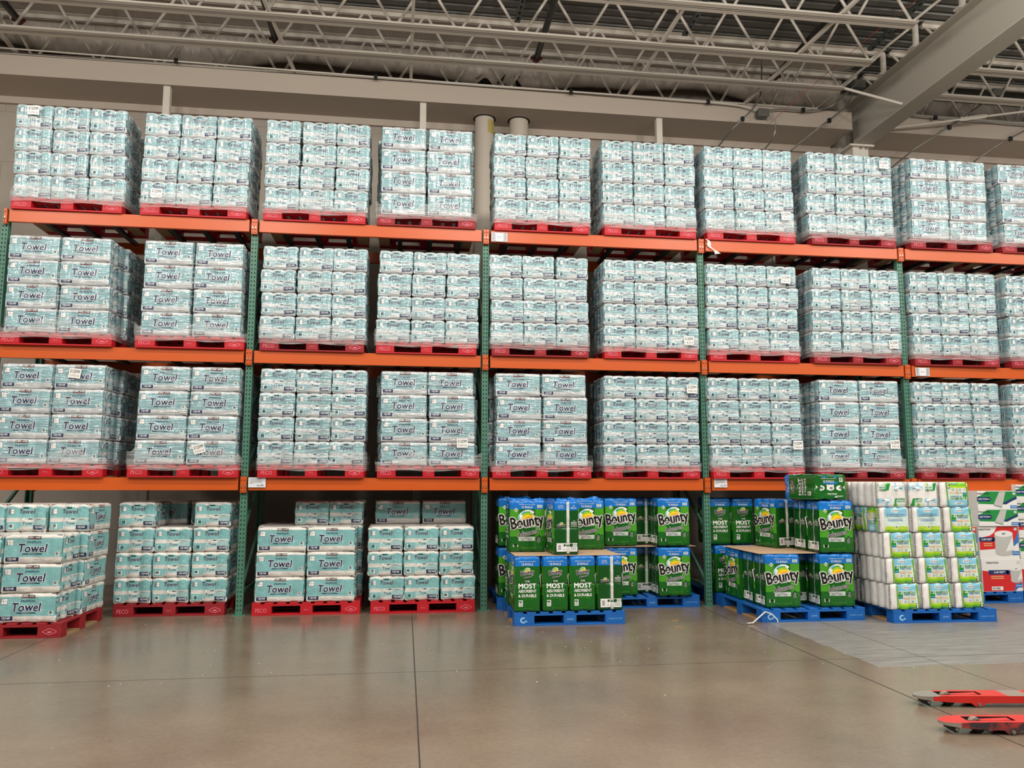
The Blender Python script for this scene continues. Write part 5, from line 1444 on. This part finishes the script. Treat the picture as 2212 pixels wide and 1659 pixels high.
# ================================================================== pallet truck, forks toward the racking
def fork(parent, name, M, scuff):
    L = 1.18; w = .155
    def outline_top():
        P = []
        for k in range(9):
            a = R(90 + 180 * k / 8); P.append((.10 + .10 * math.cos(a), (w / 2) * (.93 * math.sin(a) if abs(math.sin(a)) < .99 else math.sin(a))))
        return P + [(.30, -w / 2), (L, -w / 2), (L, w / 2), (.30, w / 2)]
    O = outline_top(); n = len(O)
    # slot cut for the wheel mechanism
    a = MB(); a.M = M
    def ztop(x): return .078 if x > .2 else .078 - .010 * (1 - x / .2)
    def zbot(x): return .030 if x > .24 else .030 + .022 * (1 - x / .24)
    vt = [(x, y, ztop(x)) for x, y in O]; vb = [(x, y, zbot(x)) for x, y in O]
    side = 'truck_scuffed' if scuff else 'truck_red'
    base = vt + vb
    a.add(base, [(j, n + j, n + (j + 1) % n, (j + 1) % n) for j in range(n) if O[j][0] < .2 and O[(j + 1) % n][0] < .2], 'truck_steel')
    a.add(base, [(j, n + j, n + (j + 1) % n, (j + 1) % n) for j in range(n) if not (O[j][0] < .2 and O[(j + 1) % n][0] < .2)], side)
    # top plate as strips round a slot from x .16 to .46
    s = .042
    tip = [p for p in vt if p[0] < .16]
    a.add([(.16, w / 2, ztop(.16))] + tip + [(.16, -w / 2, ztop(.16))], [tuple(range(len(tip) + 2))], 'truck_red' if scuff else 'truck_steel')
    for y0, y1 in ((-w / 2, -s), (s, w / 2)):
        a.add([(.16, y0, ztop(.16)), (.46, y0, .078), (.46, y1, .078), (.16, y1, ztop(.16))], [(0, 1, 2, 3)], 'truck_red')
    xs = [.46, .62, .78, L]; cs = ['truck_red', 'truck_grey', 'truck_red']
    for k in range(3):
        a.add([(xs[k], -w / 2, .078), (xs[k + 1], -w / 2, .078), (xs[k + 1], w / 2, .078), (xs[k], w / 2, .078)], [(0, 1, 2, 3)], cs[k])
    a.add([(.16, -s, .078), (.46, -s, .078), (.46, -s, .03), (.16, -s, .03)], [(0, 1, 2, 3)], 'hole_black')
    a.add([(.16, s, .03), (.46, s, .03), (.46, s, .078), (.16, s, .078)], [(0, 1, 2, 3)], 'hole_black')
    a.add([(.16, -s, .05), (.46, -s, .05), (.46, s, .05), (.16, s, .05)], [(0, 1, 2, 3)], 'hole_black')
    f = a.build(name, parent)
    a = MB(); a.M = M; a.tube([(.235, -.032, .038), (.235, .032, .038)], .038, 'wheel_black', 18); a.build('load_wheel', parent)
    a = MB(); a.M = M; a.tube([(.225, -.02, .052), (.225, .02, .052)], .036, 'truck_grey', 16); a.build('wheel_guard', parent)
    a = MB(); a.M = M; a.tube([(.075, -.055, .030), (.075, .055, .030)], .021, 'wheel_black', 14); a.tube([(.075, -.072, .032), (.075, .072, .032)], .009, 'steel_bolt', 10); a.build('entry_roller', parent)
    a = MB(); a.M = M; a.bar((.24, 0, .062), (.44, 0, .070), .05, .014, 'truck_red'); a.bar((.24, 0, .045), (.42, 0, .05), .02, .02, 'truck_red'); a.build('push_link', parent)
    a = MB(); a.M = M; a.prism([(.36, .03), (.47, .03), (.44, .012), (.41, .004), (.385, .012)], -w / 2, -w / 2 + .012, side, 'y'); a.prism([(.36, .03), (.47, .03), (.44, .012), (.41, .004), (.385, .012)], w / 2 - .012, w / 2, side, 'y')
    a.tube([(.415, -w / 2 - .012, .022), (.415, w / 2 + .012, .022)], .012, 'steel_bolt', 10); a.build('pivot_pin', parent)
    a = MB(); a.M = M; a.tube([(.40, -.03, .034), (.40, .03, .034)], .034, 'wheel_black', 16); a.build('load_wheel', parent)
tr = empty('pallet_truck', (2.3, -4.6, 0)); tag(tr, 'red hand pallet truck, only its two scuffed forks reaching in over the floor', 'pallet truck')
ang = R(-7.5)
def FM(x, y): return Matrix.Translation((x - 2.3, y + 4.6, 0)) @ Matrix.Rotation(ang, 4, 'Z')
fork(tr, 'fork', FM(2.60, -4.30), False)
fork(tr, 'fork', FM(2.38, -4.87), True)
Mb = FM(2.49, -4.585)
a = MB(); a.M = Mb
a.bbox(1.16, -.36, .03, 1.30, .36, .16, 'truck_red', .01); a.build('cross_head', tr)
a = MB(); a.M = Mb; a.tube([(1.36, 0, .05), (1.36, 0, .55)], .05, 'truck_red', 14); a.box(1.28, -.12, .12, 1.5, .12, .22, 'truck_red'); a.build('pump_body', tr)
a = MB(); a.M = Mb; a.tube([(1.42, -.06, .09), (1.42, .06, .09)], .09, 'wheel_black', 18); a.build('steer_wheel', tr)
a = MB(); a.M = Mb; a.tube([(1.38, 0, .5), (1.62, 0, 1.08)], .022, 'truck_red', 10); a.tube([(1.62, -.12, 1.08), (1.68, -.14, 1.2), (1.70, 0, 1.26), (1.68, .14, 1.2), (1.62, .12, 1.08), (1.62, -.12, 1.08)], .014, 'wheel_black', 8); a.build('handle', tr)

# scrap of film hanging off the top beam joint
a = MB(); P = []
for k in range(9):
    t = k / 8; P += [(.02 * math.sin(k * 1.3) + .14 * t ** 1.5, -.062 - .006 * (k % 2), -.20 * t), (.035 + .02 * math.sin(k) + .15 * t ** 1.5, -.066, -.19 * t)]
a.add(P, [(2 * k, 2 * k + 1, 2 * k + 3, 2 * k + 2) for k in range(8)], 'tape_white')
tag(a.build('film_scrap', None, (2.87, 0, 4.68)), 'scrap of white film hanging over the top orange beam joint', 'plastic scrap')

# small litter on the floor
a = MB(); rl = random.Random(9)
for k in range(90):
    x = rl.uniform(-4.4, 4.0); y = rl.uniform(-3.4, -.1) if rl.random() < .8 else rl.uniform(-6, -.2); s = rl.uniform(.003, .009); r_ = rl.uniform(0, 3)
    c, d = math.cos(r_) * s, math.sin(r_) * s * .6
    a.add([(x - c, y - d, .0015), (x + d, y - c, .0015), (x + c, y + d, .003), (x - d, y + c, .0015)], [(0, 1, 2, 3)], 'ink_white')
tag(a.build('floor_litter'), 'scattered white paper specks on the concrete floor', 'litter', kind='stuff')
for x, y, r_, lab in ((2.05, -.93, .3, 'pale wood splinter on the floor before the third bay, the larger one'), (1.95, -1.3, .05, 'small pale wood splinter lying nearer the aisle')):
    a = MB(); a.bar((-.05, 0, .004), (.05, .01, .004), .012, .005, 'pallet_wood'); tag(a.build('wood_splinter', None, (x, y, 0), r_), lab, 'splinter')

for o in bpy.data.objects:      # transforms of parented copies stay local
    pass
